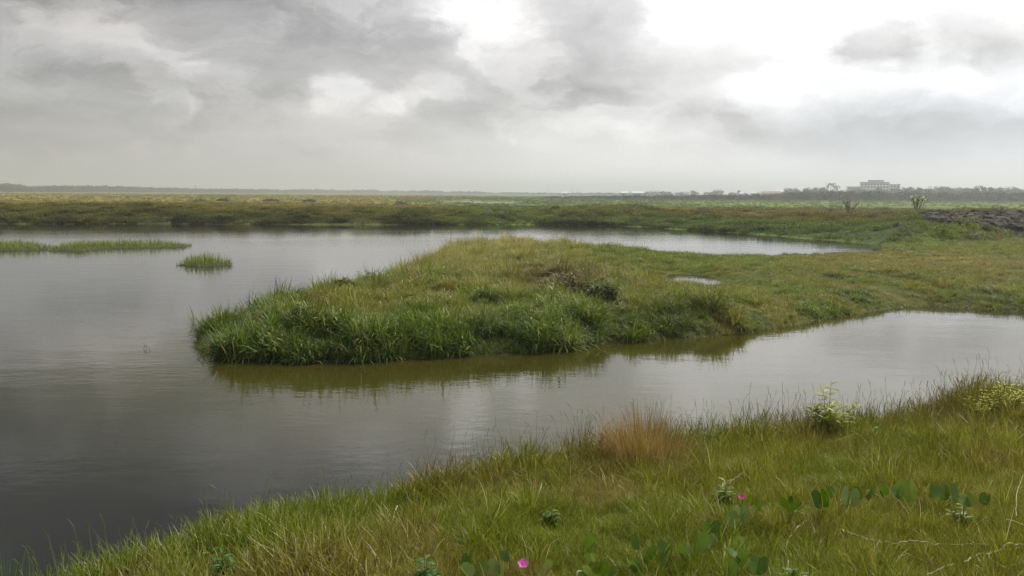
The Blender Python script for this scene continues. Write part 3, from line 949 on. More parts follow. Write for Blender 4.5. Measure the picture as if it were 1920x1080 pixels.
M_STEM = solid_mat('pale_stem', (.20, .18, .13), nscale=6)
M_TWIG = solid_mat('dry_twig', (.13, .11, .075), nscale=9)
M_DRYRUN = solid_mat('bleached_runner', (.42, .37, .20), nscale=30, rough=.6, var=.5)
M_STRAWST = solid_mat('straw_stem', (.30, .25, .12), nscale=30, rough=.6, var=.4)
M_CALO = plant_mat('broad_shrub_leaves', (.28, .38, .13), var=.45, straw=.25, straw_col=(.70, .74, .5))
M_YBUSH = plant_mat('yellow_bush_leaves', (.34, .33, .035), var=.4, straw=.3, straw_col=(.42, .38, .06))
M_GREYB = plant_mat('grey_bush_leaves', (.15, .14, .08), var=.4)
M_DARKB = plant_mat('dark_bush_leaves', (.06, .075, .025), var=.45)
M_OLIVE = plant_mat('olive_bush_leaves', (.13, .14, .035), var=.4)


def build_midground():
    def sz(px, py, pixels):
        p = pick(px, py); return pixels / F * p.y
    for px, py, hp, wp, n, lab in [(1594, 394, 30, 38, 22, 'bare-looking many-stemmed grey shrub on the far bank, left of the bright leafy one'), (1721, 399, 36, 46, 18, 'bright large-leaved shrub with pale leaves beside the dark rubble bank'),
                                   (1559, 392, 14, 12, 7, 'smallest many-stemmed shrub on the far bank, left of the grey one')]:
        d = 98 if px != 1721 else 88
        x, y = at(px, d)
        k = d / F
        mat = M_CALO if px == 1721 else M_GREYB
        L = 5.0 * k if px == 1721 else 2.8 * k
        bush('shrub', shrub_shape(hp * k, wp * k, n, L, L * .55), px, py, 0, lab, mat, 'shrub', None, d)
    for px, py, hp, wp, mat, lab in [
        (1195, 385, 14, 62, M_DARKB, 'dark green bush on the far bank beside the yellow flowering bush'),
        (1242, 386, 11, 62, M_YBUSH, 'long yellow flowering bush on the far bank right of the dark bush'),
        (1290, 386, 8, 46, M_YBUSH, 'low yellow green bush right of the long yellow flowering one'),
        (1130, 385, 11, 60, M_OLIVE, 'wide olive bush on the far bank left of the dark bush'),
        (1042, 381, 9, 20, M_OLIVE, 'small round olive bush on the far bank near the middle'),
        (1312, 396, 9, 60, M_GREYB, 'grey brown low bush on the right part of the far bank'),
        (1448, 392, 9, 22, M_OLIVE, 'small bush with pale twigs on the brown part of the far bank'),
        (1640, 404, 10, 110, M_GREYB, 'long dark weedy bush on the bank between the two shrubs'),
        (752, 376, 8, 30, M_OLIVE, 'solitary round bush on the plain left of the water sliver'),
        (375, 374, 6, 40, M_OLIVE, 'flat olive bush on the left part of the plain'),
        (418, 373, 6, 26, M_OLIVE, 'short flat bush on the left plain, right of the wide flat olive one'),
        (508, 373, 5, 32, M_OLIVE, 'thin low bush at the middle of the left plain'),
        (580, 373, 5, 26, M_OLIVE, 'small dark bush on the plain right of the thin low one'),
        (945, 392, 7, 60, M_GREYB, 'grey scrub trailing beside the dark boulder'),
        (1840, 446, 16, 60, M_OLIVE, 'olive bush in the marsh below the rubble bank'),
        (1875, 405, 14, 40, M_GREYB, 'thin reddish grey bush on top of the rubble bank'),
    ]:
        p = pick(px, py)
        d = {130: 93, 945: 104, 1640: 92, 1875: 82}.get(px, 108); d = {752: 190, 375: 210, 418: 230, 508: 230, 580: 230, 1840: 63}.get(px, d)
        k = d / F
        bush('bush', lump_shape(hp * k * 1.1, wp * k, 700, max(.14, 2.6 * k)), px, py, 0, lab, mat, 'bush', None, d)
    # dark boulder and dead sapling
    mb = MB()
    rock(mb, (0, 0, .1), (1.0, .6, .55), 3)
    p = pick(914, 401)
    mb.obj('boulder', M_ROCK, None, (p.x, p.y, p.z), label='dark boulder lying on the green slope of the far bank', cat='boulder')
    mb = MB(); k = 90 / F
    for q in [[(0, 0, -.1), (.1, 0, 8 * k), (-.25, 0, 16 * k)], [(.1, 0, 8 * k), (.4, 0, 15 * k)], [(-.08, 0, 12 * k), (.15, 0, 19 * k)], [(.05, 0, 4 * k), (-.4, .1, 9 * k)]]:
        mb.tube(q, [.05, .04, .025][:len(q)], 5)
    p = pick(1190, 405)
    mb.obj('dead_sapling', M_DRYRUN, None, (p.x, p.y, p.z), label='pale leafless sapling on the far bank below the dark bush', cat='sapling')
    # dumped rubble on the right bank: a bed of countless stones
    n = 2600
    mb = MB(); c = 0
    cand = []
    while c < n:
        px = U(1735, 2000); py = U(403, 436)
        lim = np.interp(px, [1735, 1760, 1800, 1850, 2000], [408, 419, 428, 431, 432])
        if py > lim - 2 + 9 * (float(vn(px * .06, py * .05, 231)) - .6):
            continue
        cand.append((px, py)); c += 1
    d = np.array([ray(*q) for q in cand])
    for i in range(n):
        pass
    ts = np.arange(60, 100, .25)
    for i, q in enumerate(cand):
        P = CAM[None] + d[i][None] * ts[:, None]
        g = P[:, 2] - height(P[:, 0], P[:, 1])
        j = int(np.argmax(g < 0)) if (g < 0).any() else None
        if j is None:
            continue
        s = U(.16, .55)
        rock(mb, (P[j, 0], P[j, 1] + U(-.3, 1.0), P[j, 2] + s * .2), (s * 1.4, s, s * .75), 1)
    mb.obj('rubble', M_RUBBLE, None, label='dark dumped rubble covering the bank at the right', cat='rubble', kind='stuff')


def rock(mb, c, s, sub=1):
    t = (1 + 5 ** .5) / 2
    vs = [Vector(v).normalized() for v in [(-1, t, 0), (1, t, 0), (-1, -t, 0), (1, -t, 0), (0, -1, t), (0, 1, t), (0, -1, -t), (0, 1, -t), (t, 0, -1), (t, 0, 1), (-t, 0, -1), (-t, 0, 1)]]
    fs = [(0, 11, 5), (0, 5, 1), (0, 1, 7), (0, 7, 10), (0, 10, 11), (1, 5, 9), (5, 11, 4), (11, 10, 2), (10, 7, 6), (7, 1, 8), (3, 9, 4), (3, 4, 2), (3, 2, 6), (3, 6, 8), (3, 8, 9), (4, 9, 5), (2, 4, 11), (6, 2, 10), (8, 6, 7), (9, 8, 1)]
    a = U(0, 6.28); ca, sa = math.cos(a), math.sin(a)
    out = []
    for v in vs:
        k = U(.68, 1.2); x, y, z = v.x * s[0] * k, v.y * s[1] * k, v.z * s[2] * k
        out.append((c[0] + x * ca - y * sa, c[1] + x * sa + y * ca, c[2] + z))
    mb.add(out, fs, random.random())


def attr_solid(name, col, rough=.9):
    m, b = new_mat(name)
    bv = b.n('ShaderNodeAttribute', attribute_name='bv').outputs['Fac']
    pos = b.n('ShaderNodeNewGeometry').outputs['Position']
    k = b.m('ADD', b.m('MULTIPLY', bv, .9), b.m('MULTIPLY', b.noise(pos, 5, 4), .6))
    c = b.mix(b.ramp(k, .3, 1.4), c4(col), c4(tuple(v * 4.2 for v in col)))
    p = b.n('ShaderNodeBsdfPrincipled', ins={'Base Color': c, 'Roughness': rough, 'Specular IOR Level': .2})
    b.n('ShaderNodeOutputMaterial', ins={'Surface': p.outputs[0]})
    return m


M_ROCK = attr_solid('dark_rock', (.022, .022, .024))
M_RUBBLE = attr_solid('rubble_stone', (.019, .017, .011))


# ------------------------------------------------------------------ reed islets
def build_islets():
    mat = plant_mat('islet_grass', (.18, .26, .022), var=.4, straw=.06, transl=.3)
    mroot = solid_mat('islet_mud', (.05, .05, .02), nscale=4)

    def islet(outline, z, hgt, dens, label):
        P = [gnd(*q) for q in outline]
        cx = sum(p[0] for p in P) / len(P); cy = sum(p[1] for p in P) / len(P)
        t = empty('grass_islet', (cx, cy, 0), label, 'islet')
        xs = [p[0] for p in P]; ys = [p[1] for p in P]
        A = (max(xs) - min(xs)) * (max(ys) - min(ys)); n = int(A * dens)
        x = RNG.uniform(min(xs) - .2, max(xs) + .2, n); y = RNG.uniform(min(ys) - .2, max(ys) + .2, n)
        s = sdf(x, y, P) + .5 * (fbm(x * 1.2, y * 1.2, 401, 3) - .5)
        mb = MB()
        for i in range(n):
            if s[i] < 0:
                continue
            k = hgt * (.45 + .65 * min(1, max(0, s[i]) / .8)) * U(.6, 1.25) * (.7 + .6 * float(fbm(x[i] * 1.5, y[i] * .6, 411, 2)))
            mb.blade((x[i] - cx, y[i] - cy, -.03), U(0, 6.28), k, U(.014, .03), abs(random.gauss(0, .35)), U(.2, 1.0), random.random())
        mb.obj('grass', mat, t)
        m2 = MB(); g = 26
        gx = np.linspace(min(xs) - .3, max(xs) + .3, 3 * g); gy = np.linspace(min(ys) - .3, max(ys) + .3, g)
        X, Y = np.meshgrid(gx, gy); sd = sdf(X.ravel(), Y.ravel(), P) + .5 * (fbm(X.ravel() * 1.2, Y.ravel() * 1.2, 401, 3) - .5)
        Z = np.clip(sd * .25, -.3, .08)
        fs = [(j * 3 * g + i, j * 3 * g + i + 1, (j + 1) * 3 * g + i + 1, (j + 1) * 3 * g + i) for j in range(g - 1) for i in range(3 * g - 1)]
        m2.add(np.stack([X.ravel() - cx, Y.ravel() - cy, Z], 1), fs)
        m2.obj('mud', mroot, t, smooth=True)
    islet([(-160, 470), (-60, 471), (60, 470), (104, 469), (108, 466), (60, 461), (0, 459), (-160, 458)], 0, .52, 80, 'low green grass islet at the left edge of the lagoon')
    islet([(92, 471), (150, 471.5), (180, 467), (350, 464), (362, 460), (300, 458.5), (180, 459.5), (96, 465)], 0, .48, 90, 'long thin grass islet beside the one at the left edge')
    islet([(328, 498), (380, 499.5), (435, 498), (440, 494), (395, 490), (345, 492)], 0, .62, 170, 'small round grass islet alone in open water')
    # reed stems standing in the water off the peninsula tip
    mb = MB(); ox, oy = gnd(385, 640)
    for i in range(150):
        px = U(362, 410); py = np.interp(px, [362, 375, 410], [610, 628, 664]) + U(-22, 8)
        x, y = gnd(px, py)
        mb.blade((x - ox, y - oy, -.05), U(2.2, 4.2), U(.2, .6), .012, U(.1, .8), U(.2, 1.0), random.random(), 4)
    mb.obj('reed_fringe', plant_mat('reed_fringe', (.10, .125, .05), var=.4), None, (ox, oy, 0), label='thin reeds standing in the water round the peninsula tip', cat='reeds', kind='stuff')
    mb = MB(); ox, oy = gnd(1650, 586)
    for i in range(420):
        px = 1150 + 780 * random.random() ** .8; py = np.interp(px, [1150, 1330, 1480, 1600, 1740, 1830, 1960], [641, 630, 612, 590, 571, 579, 583]) + abs(random.gauss(0, 3)) - 1
        x, y = gnd(px, py); nb = random.randint(1, 3)
        for k in range(nb):
            mb.blade((x - ox + U(-.05, .05), y - oy, -.05), U(0, 6.28), U(.10, .34), .013, U(.1, 1.1), U(.2, 1.2), random.random(), 3)
    mb.obj('reed_fringe', plant_mat('shore_sedge', (.22, .24, .07), var=.5), None, (ox, oy, 0), label='short sedge stems standing in the water along the right marsh', cat='reeds', kind='stuff')
    mb = MB(); ox, oy = gnd(275, 654)
    for px, h in [(268, .10), (276, .14), (283, .08)]:
        x, y = gnd(px, 654 + U(-3, 3)); a = U(0, 6.3)
        mb.tube([(x - ox, y - oy, -.05), (x - ox + .04 * math.cos(a), y - oy, h * .6), (x - ox + .1 * math.cos(a), y - oy, h)], [.006, .005, .003], 4)
    mb.obj('twig_cluster', M_TWIG, None, (ox, oy, 0), label='few short twigs poking out of open water left of the peninsula', cat='twigs')
    # brown dry shrub and white-flowered herbs on the peninsula
    for px, py, hp, wp, mat, lab in [(1060, 545, 40, 110, plant_mat('brown_scrub', (.13, .10, .05), (.3), var=.4, straw=.2), 'brown dry scrub on the crest of the peninsula'),
                                     (1130, 566, 34, 70, M_DARKB, 'dark leafy bush just right of the brown scrub on the peninsula'),
                                     (645, 548, 26, 60, M_OLIVE, 'small olive bush on the left half of the peninsula'),
                                     ]:
        p = pick(px, py); k = p.y / F
        bush('bush', lump_shape(hp * k, wp * k, 700, .13), px, py, 0, lab, mat, 'bush')


# ------------------------------------------------------------------ far buildings
M_WALL = solid_mat('pale_render', (.55, .54, .52), nscale=.3, var=.12)
M_WALL2 = solid_mat('pink_render', (.55, .38, .34), nscale=.3, var=.12)
M_WALL3 = solid_mat('weathered_render', (.36, .35, .33), nscale=.3, var=.2)
M_ROOFW = solid_mat('white_roof_sheet', (.60, .61, .62), nscale=.5, var=.08)
M_ROOFG = solid_mat('grey_roof_sheet', (.30, .30, .31), nscale=.5, var=.2)
M_ROOFR = solid_mat('rusty_roof_sheet', (.30, .19, .15), nscale=.5, var=.25)
M_PANE = solid_mat('dark_window', (.06, .07, .08), rough=.15, spec=.6, nscale=1)


def build_buildings():
    d = 900; k = d / F
    x0, y0 = at(1649, d)
    t = empty('hospital_building', (x0, y0, 0), 'large pale multi-storey building with stepped roof above the trees', 'building', None, -math.atan2(x0, y0) * .9)
    zt = lambda py: 3.5 + (364.6 - py) * k
    blocks = [(-57, -34, 351, 12), (-34, 16, 342.5, 16), (-20, 6, 339, 12), (16, 34, 346.5, 14)]
    for i, (a, b_, top, dep) in enumerate(blocks):
        mb = MB(); mb.box(a * k, b_ * k - (.0 if i != 2 else 0), (-dep / 2 if i != 2 else -dep / 2 + 1), dep / 2 - i * .1, zt(342.5) if i == 2 else 0, zt(top)); mb.obj('wall', M_WALL if i != 0 else M_WALL3, t)
        mb = MB(); mb.box(a * k - .6, b_ * k + (.6 if i in (2, 3) else -.05), -dep / 2 - .6, dep / 2 + .6, zt(top) + .003, zt(top) + .5); mb.obj('roof', M_ROOFG, t)
    for (a, b_, top, dep, fl) in [(-34, 16, 342.5, 16, 4), (16, 34, 346.5, 14, 3), (-57, -34, 351, 12, 2)]:
        n = int((b_ - a) * k / 3)
        for f in range(fl):
            z = zt(top) - 2.6 - f * 3.1
            for i in range(n):
                xx = a * k + 1.2 + i * ((b_ - a) * k - 1.2) / n
                mb = MB(); mb.box(xx, xx + 1.7, -dep / 2 - .05, -dep / 2 + .1, z, z + 1.5); mb.obj('window', M_PANE, t)
    mb = MB(); mb.box(-3 * k, 12 * k, -10, -8.2, 5.6, 6.6); mb.obj('canopy', M_ROOFW, t)

    def house(px, d, w, h, wall, roof, lab, top=None, gable=True):
        k = d / F; x, y = at(px, d)
        t = empty('house', (x, y, 0), lab, 'house', None, -math.atan2(x, y) + U(-.15, .15))
        W = w * k; H = h; D = 8
        mb = MB(); mb.box(-W / 2, W / 2, -D / 2, D / 2, -.2, H); mb.obj('wall', wall, t)
        mb = MB()
        if gable:
            r = 1.6
            mb.add([(-W / 2 - .5, -D / 2 - .7, H - .1), (W / 2 + .5, -D / 2 - .7, H - .1), (W / 2 + .5, D / 2 + .7, H - .1), (-W / 2 - .5, D / 2 + .7, H - .1), (-W / 2 - .5, 0, H + r), (W / 2 + .5, 0, H + r)],
                   [(0, 1, 5, 4), (2, 3, 4, 5), (0, 4, 3), (1, 2, 5), (0, 3, 2, 1)])
        else:
            mb.box(-W / 2 - .4, W / 2 + .4, -D / 2 - .4, D / 2 + .4, H + .003, H + .35)
        mb.obj('roof', roof, t)
        for i in range(max(1, int(W / 4))):
            mb = MB(); xx = -W / 2 + 1.2 + i * 4; mb.box(xx, xx + 1.2, -D / 2 - .05, -D / 2 + .08, H * .4, H * .4 + 1.2); mb.obj('window', M_PANE, t)
    house(1170, 720, 12, 3.6, M_WALL3, M_ROOFW, 'low house with white sheet roof behind the dark bush')
    house(1195, 740, 22, 3.6, M_WALL3, M_ROOFW, 'long shed with bright white roof above the dark bush')
    house(1228, 860, 18, 4.6, M_WALL, M_ROOFG, 'pale house with grey roof right of the long white shed')
    house(1060, 900, 10, 3.2, M_WALL, M_ROOFW, 'small white hut far off near the horizon, right of the middle')
    house(1287, 760, 8, 3.4, M_WALL, M_ROOFG, 'small pale house half hidden among trees above the low yellow bush')
    house(1345, 940, 13, 6.2, M_WALL2, M_ROOFR, 'pink house among the far trees')
    house(1391, 720, 6, 3.6, M_WALL, M_ROOFW, 'tiny bright white house left of the middle of the belt')
    house(1413, 720, 7, 4.0, M_WALL, M_ROOFW, 'small bright white house next to the tiny one')
    house(1446, 700, 34, 4.0, M_WALL3, M_ROOFR, 'long low grey building with rusty roof left of the wooded knoll')
    house(1464, 720, 10, 5.2, M_WALL3, M_ROOFW, 'white roofed house at the left foot of the wooded knoll')
    house(1782, 760, 24, 8.0, M_WALL3, M_ROOFR, 'reddish roofed house showing through trees right of the large building')
    house(1812, 780, 22, 8.8, M_WALL, M_ROOFG, 'pale house on the rise right of the reddish roofed one', None, False)
    house(1868, 800, 22, 9.6, M_WALL, M_ROOFG, 'pale flat-roofed house near the right end of the tree belt', None, False)
    house(835, 1800, 22, 4.5, M_WALL3, M_ROOFW, 'long pale shed below the hazy tree line in the middle')
    # masts
    for px, top, d, lab in [(1027, 347, 1500, 'tallest thin mast on the horizon near the middle'), (1073, 351, 1500, 'left one of two short thin masts right of the tallest'), (1083, 354, 1500, 'right one of two short thin masts right of the tallest')]:
        k = d / F; x, y = at(px, d); H = 3.5 + (361.5 - top) * k
        mb = MB(); w = .9
        for sx, sy in ((-1, -1), (1, -1), (1, 1), (-1, 1)):
            mb.tube([(sx * w, sy * w, 0), (sx * .15, sy * .15, H)], [.10, .07], 4)
        for i in range(9):
            z0 = H * i / 9; z1 = H * (i + 1) / 9; a = w + (.15 - w) * i / 9; b_ = w + (.15 - w) * (i + 1) / 9; sgn = 1 if i % 2 else -1
            mb.tube([(-a * sgn, -a, z0), (b_ * sgn, -b_, z1)], [.06, .06], 4); mb.tube([(-a * sgn, a, z0), (b_ * sgn, b_, z1)], [.06, .06], 4)
            mb.tube([(-a, -a * sgn, z0), (-b_, b_ * sgn, z1)], [.06, .06], 4); mb.tube([(a, -a * sgn, z0), (b_, b_ * sgn, z1)], [.06, .06], 4)
        mb.obj('mast', M_ROOFG, None, (x, y, 0), label=lab, cat='mast')


# ------------------------------------------------------------------ foreground plants
M_VLEAF = plant_mat('vine_leaf', (.095, .175, .012), transl=.35, rough=.35, spec=.4, var=.35, nscale=40, col2=(.10, .19, .02))
M_VLEAFB = plant_mat('vine_leaf_bluish', (.15, .22, .05), transl=.25, rough=.4, spec=.5, var=.3)
M_PETAL = plant_mat('pink_petal', (.72, .14, .48), transl=.35, rough=.5, var=.25)
M_PETALD = plant_mat('magenta_petal', (.62, .04, .30), transl=.35, rough=.5, var=.2)
M_YEL = plant_mat('yellow_flower', (.46, .48, .05), transl=.3, rough=.5, var=.3)
M_LIME = plant_mat('lime_leaf', (.19, .27, .025), transl=.35, var=.35)
M_SAPL = plant_mat('sapling_leaf', (.30, .36, .035), transl=.35, var=.35)
M_WEED = plant_mat('weed_leaf', (.08, .18, .03), transl=.3, var=.35)
M_RUSTY = plant_mat('rusty_grass', (.47, .285, .11), transl=.3, var=.55, straw=.32, straw_col=(.19, .20, .045))
M_TAN = plant_mat('tan_grass', (.38, .32, .12), transl=.3, var=.4, straw=.3, straw_col=(.10, .12, .03))


def gpick(px, py):
    """foot of a plant seen rising out of the grass at px, py"""
    p = pick(px, py, .15); p.z = hz(p.x, p.y)
    return p


def vine_leaf(mb, c, d, n, L, bv):
    """two-lobed leaf with a notch at the tip, folded along its midrib"""
    d = Vector(d).normalized(); side = d.cross(Vector(n)).normalized(); nn = side.cross(d).normalized(); c = Vector(c)
    prof = [(0, 0), (-.05, .18), (.06, .36), (.30, .46), (.58, .47), (.84, .43), (1.0, .30), (1.02, .14), (.78, .0)]
    fold = U(.35, 1.1)
    mid = [c + d * L * t for t in (0, .10, .22, .36, .5, .6, .68, .74, .78)]
    vs = list(mid); m = len(mid)
    for sg in (1, -1):
        for i, (t, w) in enumerate(prof[:-1]):
            wv = w * L
            vs.append(c + d * (L * t) + side * sg * wv + nn * (abs(wv) * fold + .03 * L * math.sin(i * 1.3)))
    k = len(prof) - 1; fs = []
    for i in range(k):
        a = m + i; a2 = m + i + 1 if i < k - 1 else m - 1
        fs.append((i, min(i + 1, m - 1), a2, a) if a2 != m - 1 or i < k - 1 else (i, m - 1, a))
        b = m + k + i; b2 = m + k + i + 1 if i < k - 1 else m - 1
        fs.append((min(i + 1, m - 1), i, b, b2) if i < k - 1 else (m - 1, i, b))
    mb.add(vs, fs, bv)


def flower(parent, c, r, mat, petals=5, bell=True, up=(0, -.5, .8)):
    mb = MB(); U0 = Vector(up).normalized(); a = U0.cross(Vector((1, 0, .1))).normalized(); b_ = U0.cross(a); c = Vector(c); n = 20
    rings = []
    for (h, rr) in [(-1.1, .12), (-.5, .22), (-.05, .5), (.18, 1.0)]:
        rings.append([c + U0 * h * r + (a * math.cos(t) + b_ * math.sin(t)) * r * rr * (1 + (.10 * math.cos(petals * t) if rr == 1.0 else 0)) for t in [6.2832 * i / n for i in range(n)]])
    vs = [v for q in rings for v in q]
    fs = [(k * n + i, k * n + (i + 1) % n, (k + 1) * n + (i + 1) % n, (k + 1) * n + i) for k in range(3) for i in range(n)]
    mb.add(vs, fs, .5)
    mb.obj('flower', mat, parent)


def vine(label, leaves, stem_px, flowers=(), dz=.165):
    p0 = pick(stem_px[0][0], stem_px[0][1], .04)
    t = empty('morning_glory_vine', p0, label, 'vine')
    st = MB(); pts = []
    for q in stem_px:
        p = pick(q[0], q[1], .05); pts.append(p - p0)
    sm = []
    for i in range(len(pts) - 1):
        for k in range(5):
            sm.append(pts[i].lerp(pts[i + 1], k / 5) + Vector((U(-.006, .006), U(-.006, .006), U(-.004, .01))))
    sm.append(pts[-1])
    st.tube(sm, .0035, 5)
    fo = MB(); fb = MB()
    for (px, py, sz, ang) in leaves:
        p = pick(px, py, dz + U(-.02, .03)) - p0
        L = sz / F * (p + p0).y * U(.8, 1.1)
        a = R(ang)
        a += U(-.5, .5); d = Vector((math.cos(a) * .8, U(-.5, .8), math.sin(a) * .6 + .25)); nn = Vector((U(-.9, .9), U(-.9, .1), U(.4, 1.2)))
        base = p - d.normalized() * L * .5
        q = min(sm, key=lambda s_: (s_ - base).length)
        st.tube([q, q.lerp(base, .5) + Vector((0, 0, .01)), base], [.0022, .002, .0018], 4)
        vine_leaf(fo if random.random() < .85 else fb, base, d, nn, L, random.random())
    st.obj('stem', M_VSTEM, t)
    fo.obj('foliage', M_VLEAF, t)
    if fb.v:
        fb.obj('foliage', M_VLEAFB, t, label='bluish pale leaves')
    for (px, py, r, mat) in flowers:
        p = pick(px, py, dz + .05) - p0
        st2 = min(sm, key=lambda s_: (s_ - p).length)
        flower(t, p, r, mat)
    return t


M_VSTEM = solid_mat('vine_stem', (.16, .15, .06), nscale=20)


def runner(px_pts, r, mat, label, dz=.095, name='dry_runner', cat='dry stem'):
    pts = [pick(x, y, dz) for x, y in px_pts]
    p0 = pts[0]; sm = []
    for i in range(len(pts) - 1):
        a = pts[max(i - 1, 0)]; b_ = pts[i]; c = pts[i + 1]; e = pts[min(i + 2, len(pts) - 1)]
        for k in range(6):
            t = k / 6
            q = .5 * ((2 * b_) + (c - a) * t + (2 * a - 5 * b_ + 4 * c - e) * t * t + (3 * b_ - a - 3 * c + e) * t ** 3)
            sm.append(q - p0 + Vector((U(-1, 1), U(-1, 1), U(-1, 1))) * r * 1.3)
    sm.append(pts[-1] - p0)
    n = len(sm)
    mb = MB(); mb.tube(sm, [r * (1.35 if i % 5 == 0 else U(.8, 1.1)) * (1 - .55 * i / n) for i in range(n)], 6)
    mb.obj(name, mat, None, p0, label=label, cat=cat)


def sapling(px, py, H, label, mat, pairs=6, branches=6, L=.09, Wd=.024):
    p = gpick(px, py)
    t = empty('sapling', (p.x, p.y, p.z), label, 'plant')
    st = MB(); fo = MB()
    for b_ in range(branches):
        a = U(0, 6.28); ln = U(.1, .75) if b_ else .05; l = H * (1 if b_ == 0 else U(.4, .85))
        tip = Vector((math.cos(a) * math.sin(ln), math.sin(a) * math.sin(ln), math.cos(ln))) * l
        st.tube([(0, 0, -.03), tip * .5 + Vector((0, 0, .01)), tip], [.004, .003, .0015], 4)
        for k in range(pairs):
            q = tip * (.45 + .58 * k / pairs)
            for sg in (0, math.pi):
                aa = a + sg + k * 1.3 + U(-.3, .3); e = U(.0, .7)
                fo.leaf(q, (math.cos(aa) * math.cos(e), math.sin(aa) * math.cos(e), math.sin(e)), (0, 0, 1), L * U(.7, 1.2), Wd * U(.8, 1.2), random.random(), .3, .25)
    st.obj('stem', M_VSTEM, t); fo.obj('foliage', mat, t)
    return t


def tussock(px, py, H, rad, n, mat, label, w=.004, lean=.5, name='grass_tussock'):
    p = gpick(px, py)
    mb = MB()
    for i in range(n):
        a = U(0, 6.28); r = rad * math.sqrt(random.random())
        mb.blade((r * math.cos(a), r * math.sin(a), -.05), a + U(-.9, .9), H * U(.5, 1.15) * (1 - .35 * (r / rad) ** 2), w * U(.6, 1.4), abs(random.gauss(.1, lean)) * (.4 + r / rad), U(.1, .9), random.random(), 4)
    mb.obj(name, mat, None, p, label=label, cat='grass tussock')


def twigs(px, py, H, n, label, spread=.35, seed=None):
    p = gpick(px, py)
    mb = MB()
    for i in range(n):
        a = U(0, 6.28); ln = U(0, spread) + .03; l = H * U(.55, 1)
        d = Vector((math.cos(a) * math.sin(ln), math.sin(a) * math.sin(ln) * .6, math.cos(ln)))
        b0 = Vector((U(-.08, .08), U(-.04, .04), -.03))
        mb.tube([b0, b0 + d * l * .5 + Vector((U(-.01, .01), 0, 0)), b0 + d * l], [.0032, .0025, .0014], 4)
        for k in range(3):
            q = b0 + d * l * U(.4, .95); e = d + Vector((U(-.8, .8), U(-.4, .4), U(-.1, .3)))
            mb.tube([q, q + e.normalized() * l * U(.1, .25)], [.0018, .001], 3)
    mb.obj('twig_cluster', M_TWIG, None, p, label=label, cat='twigs')


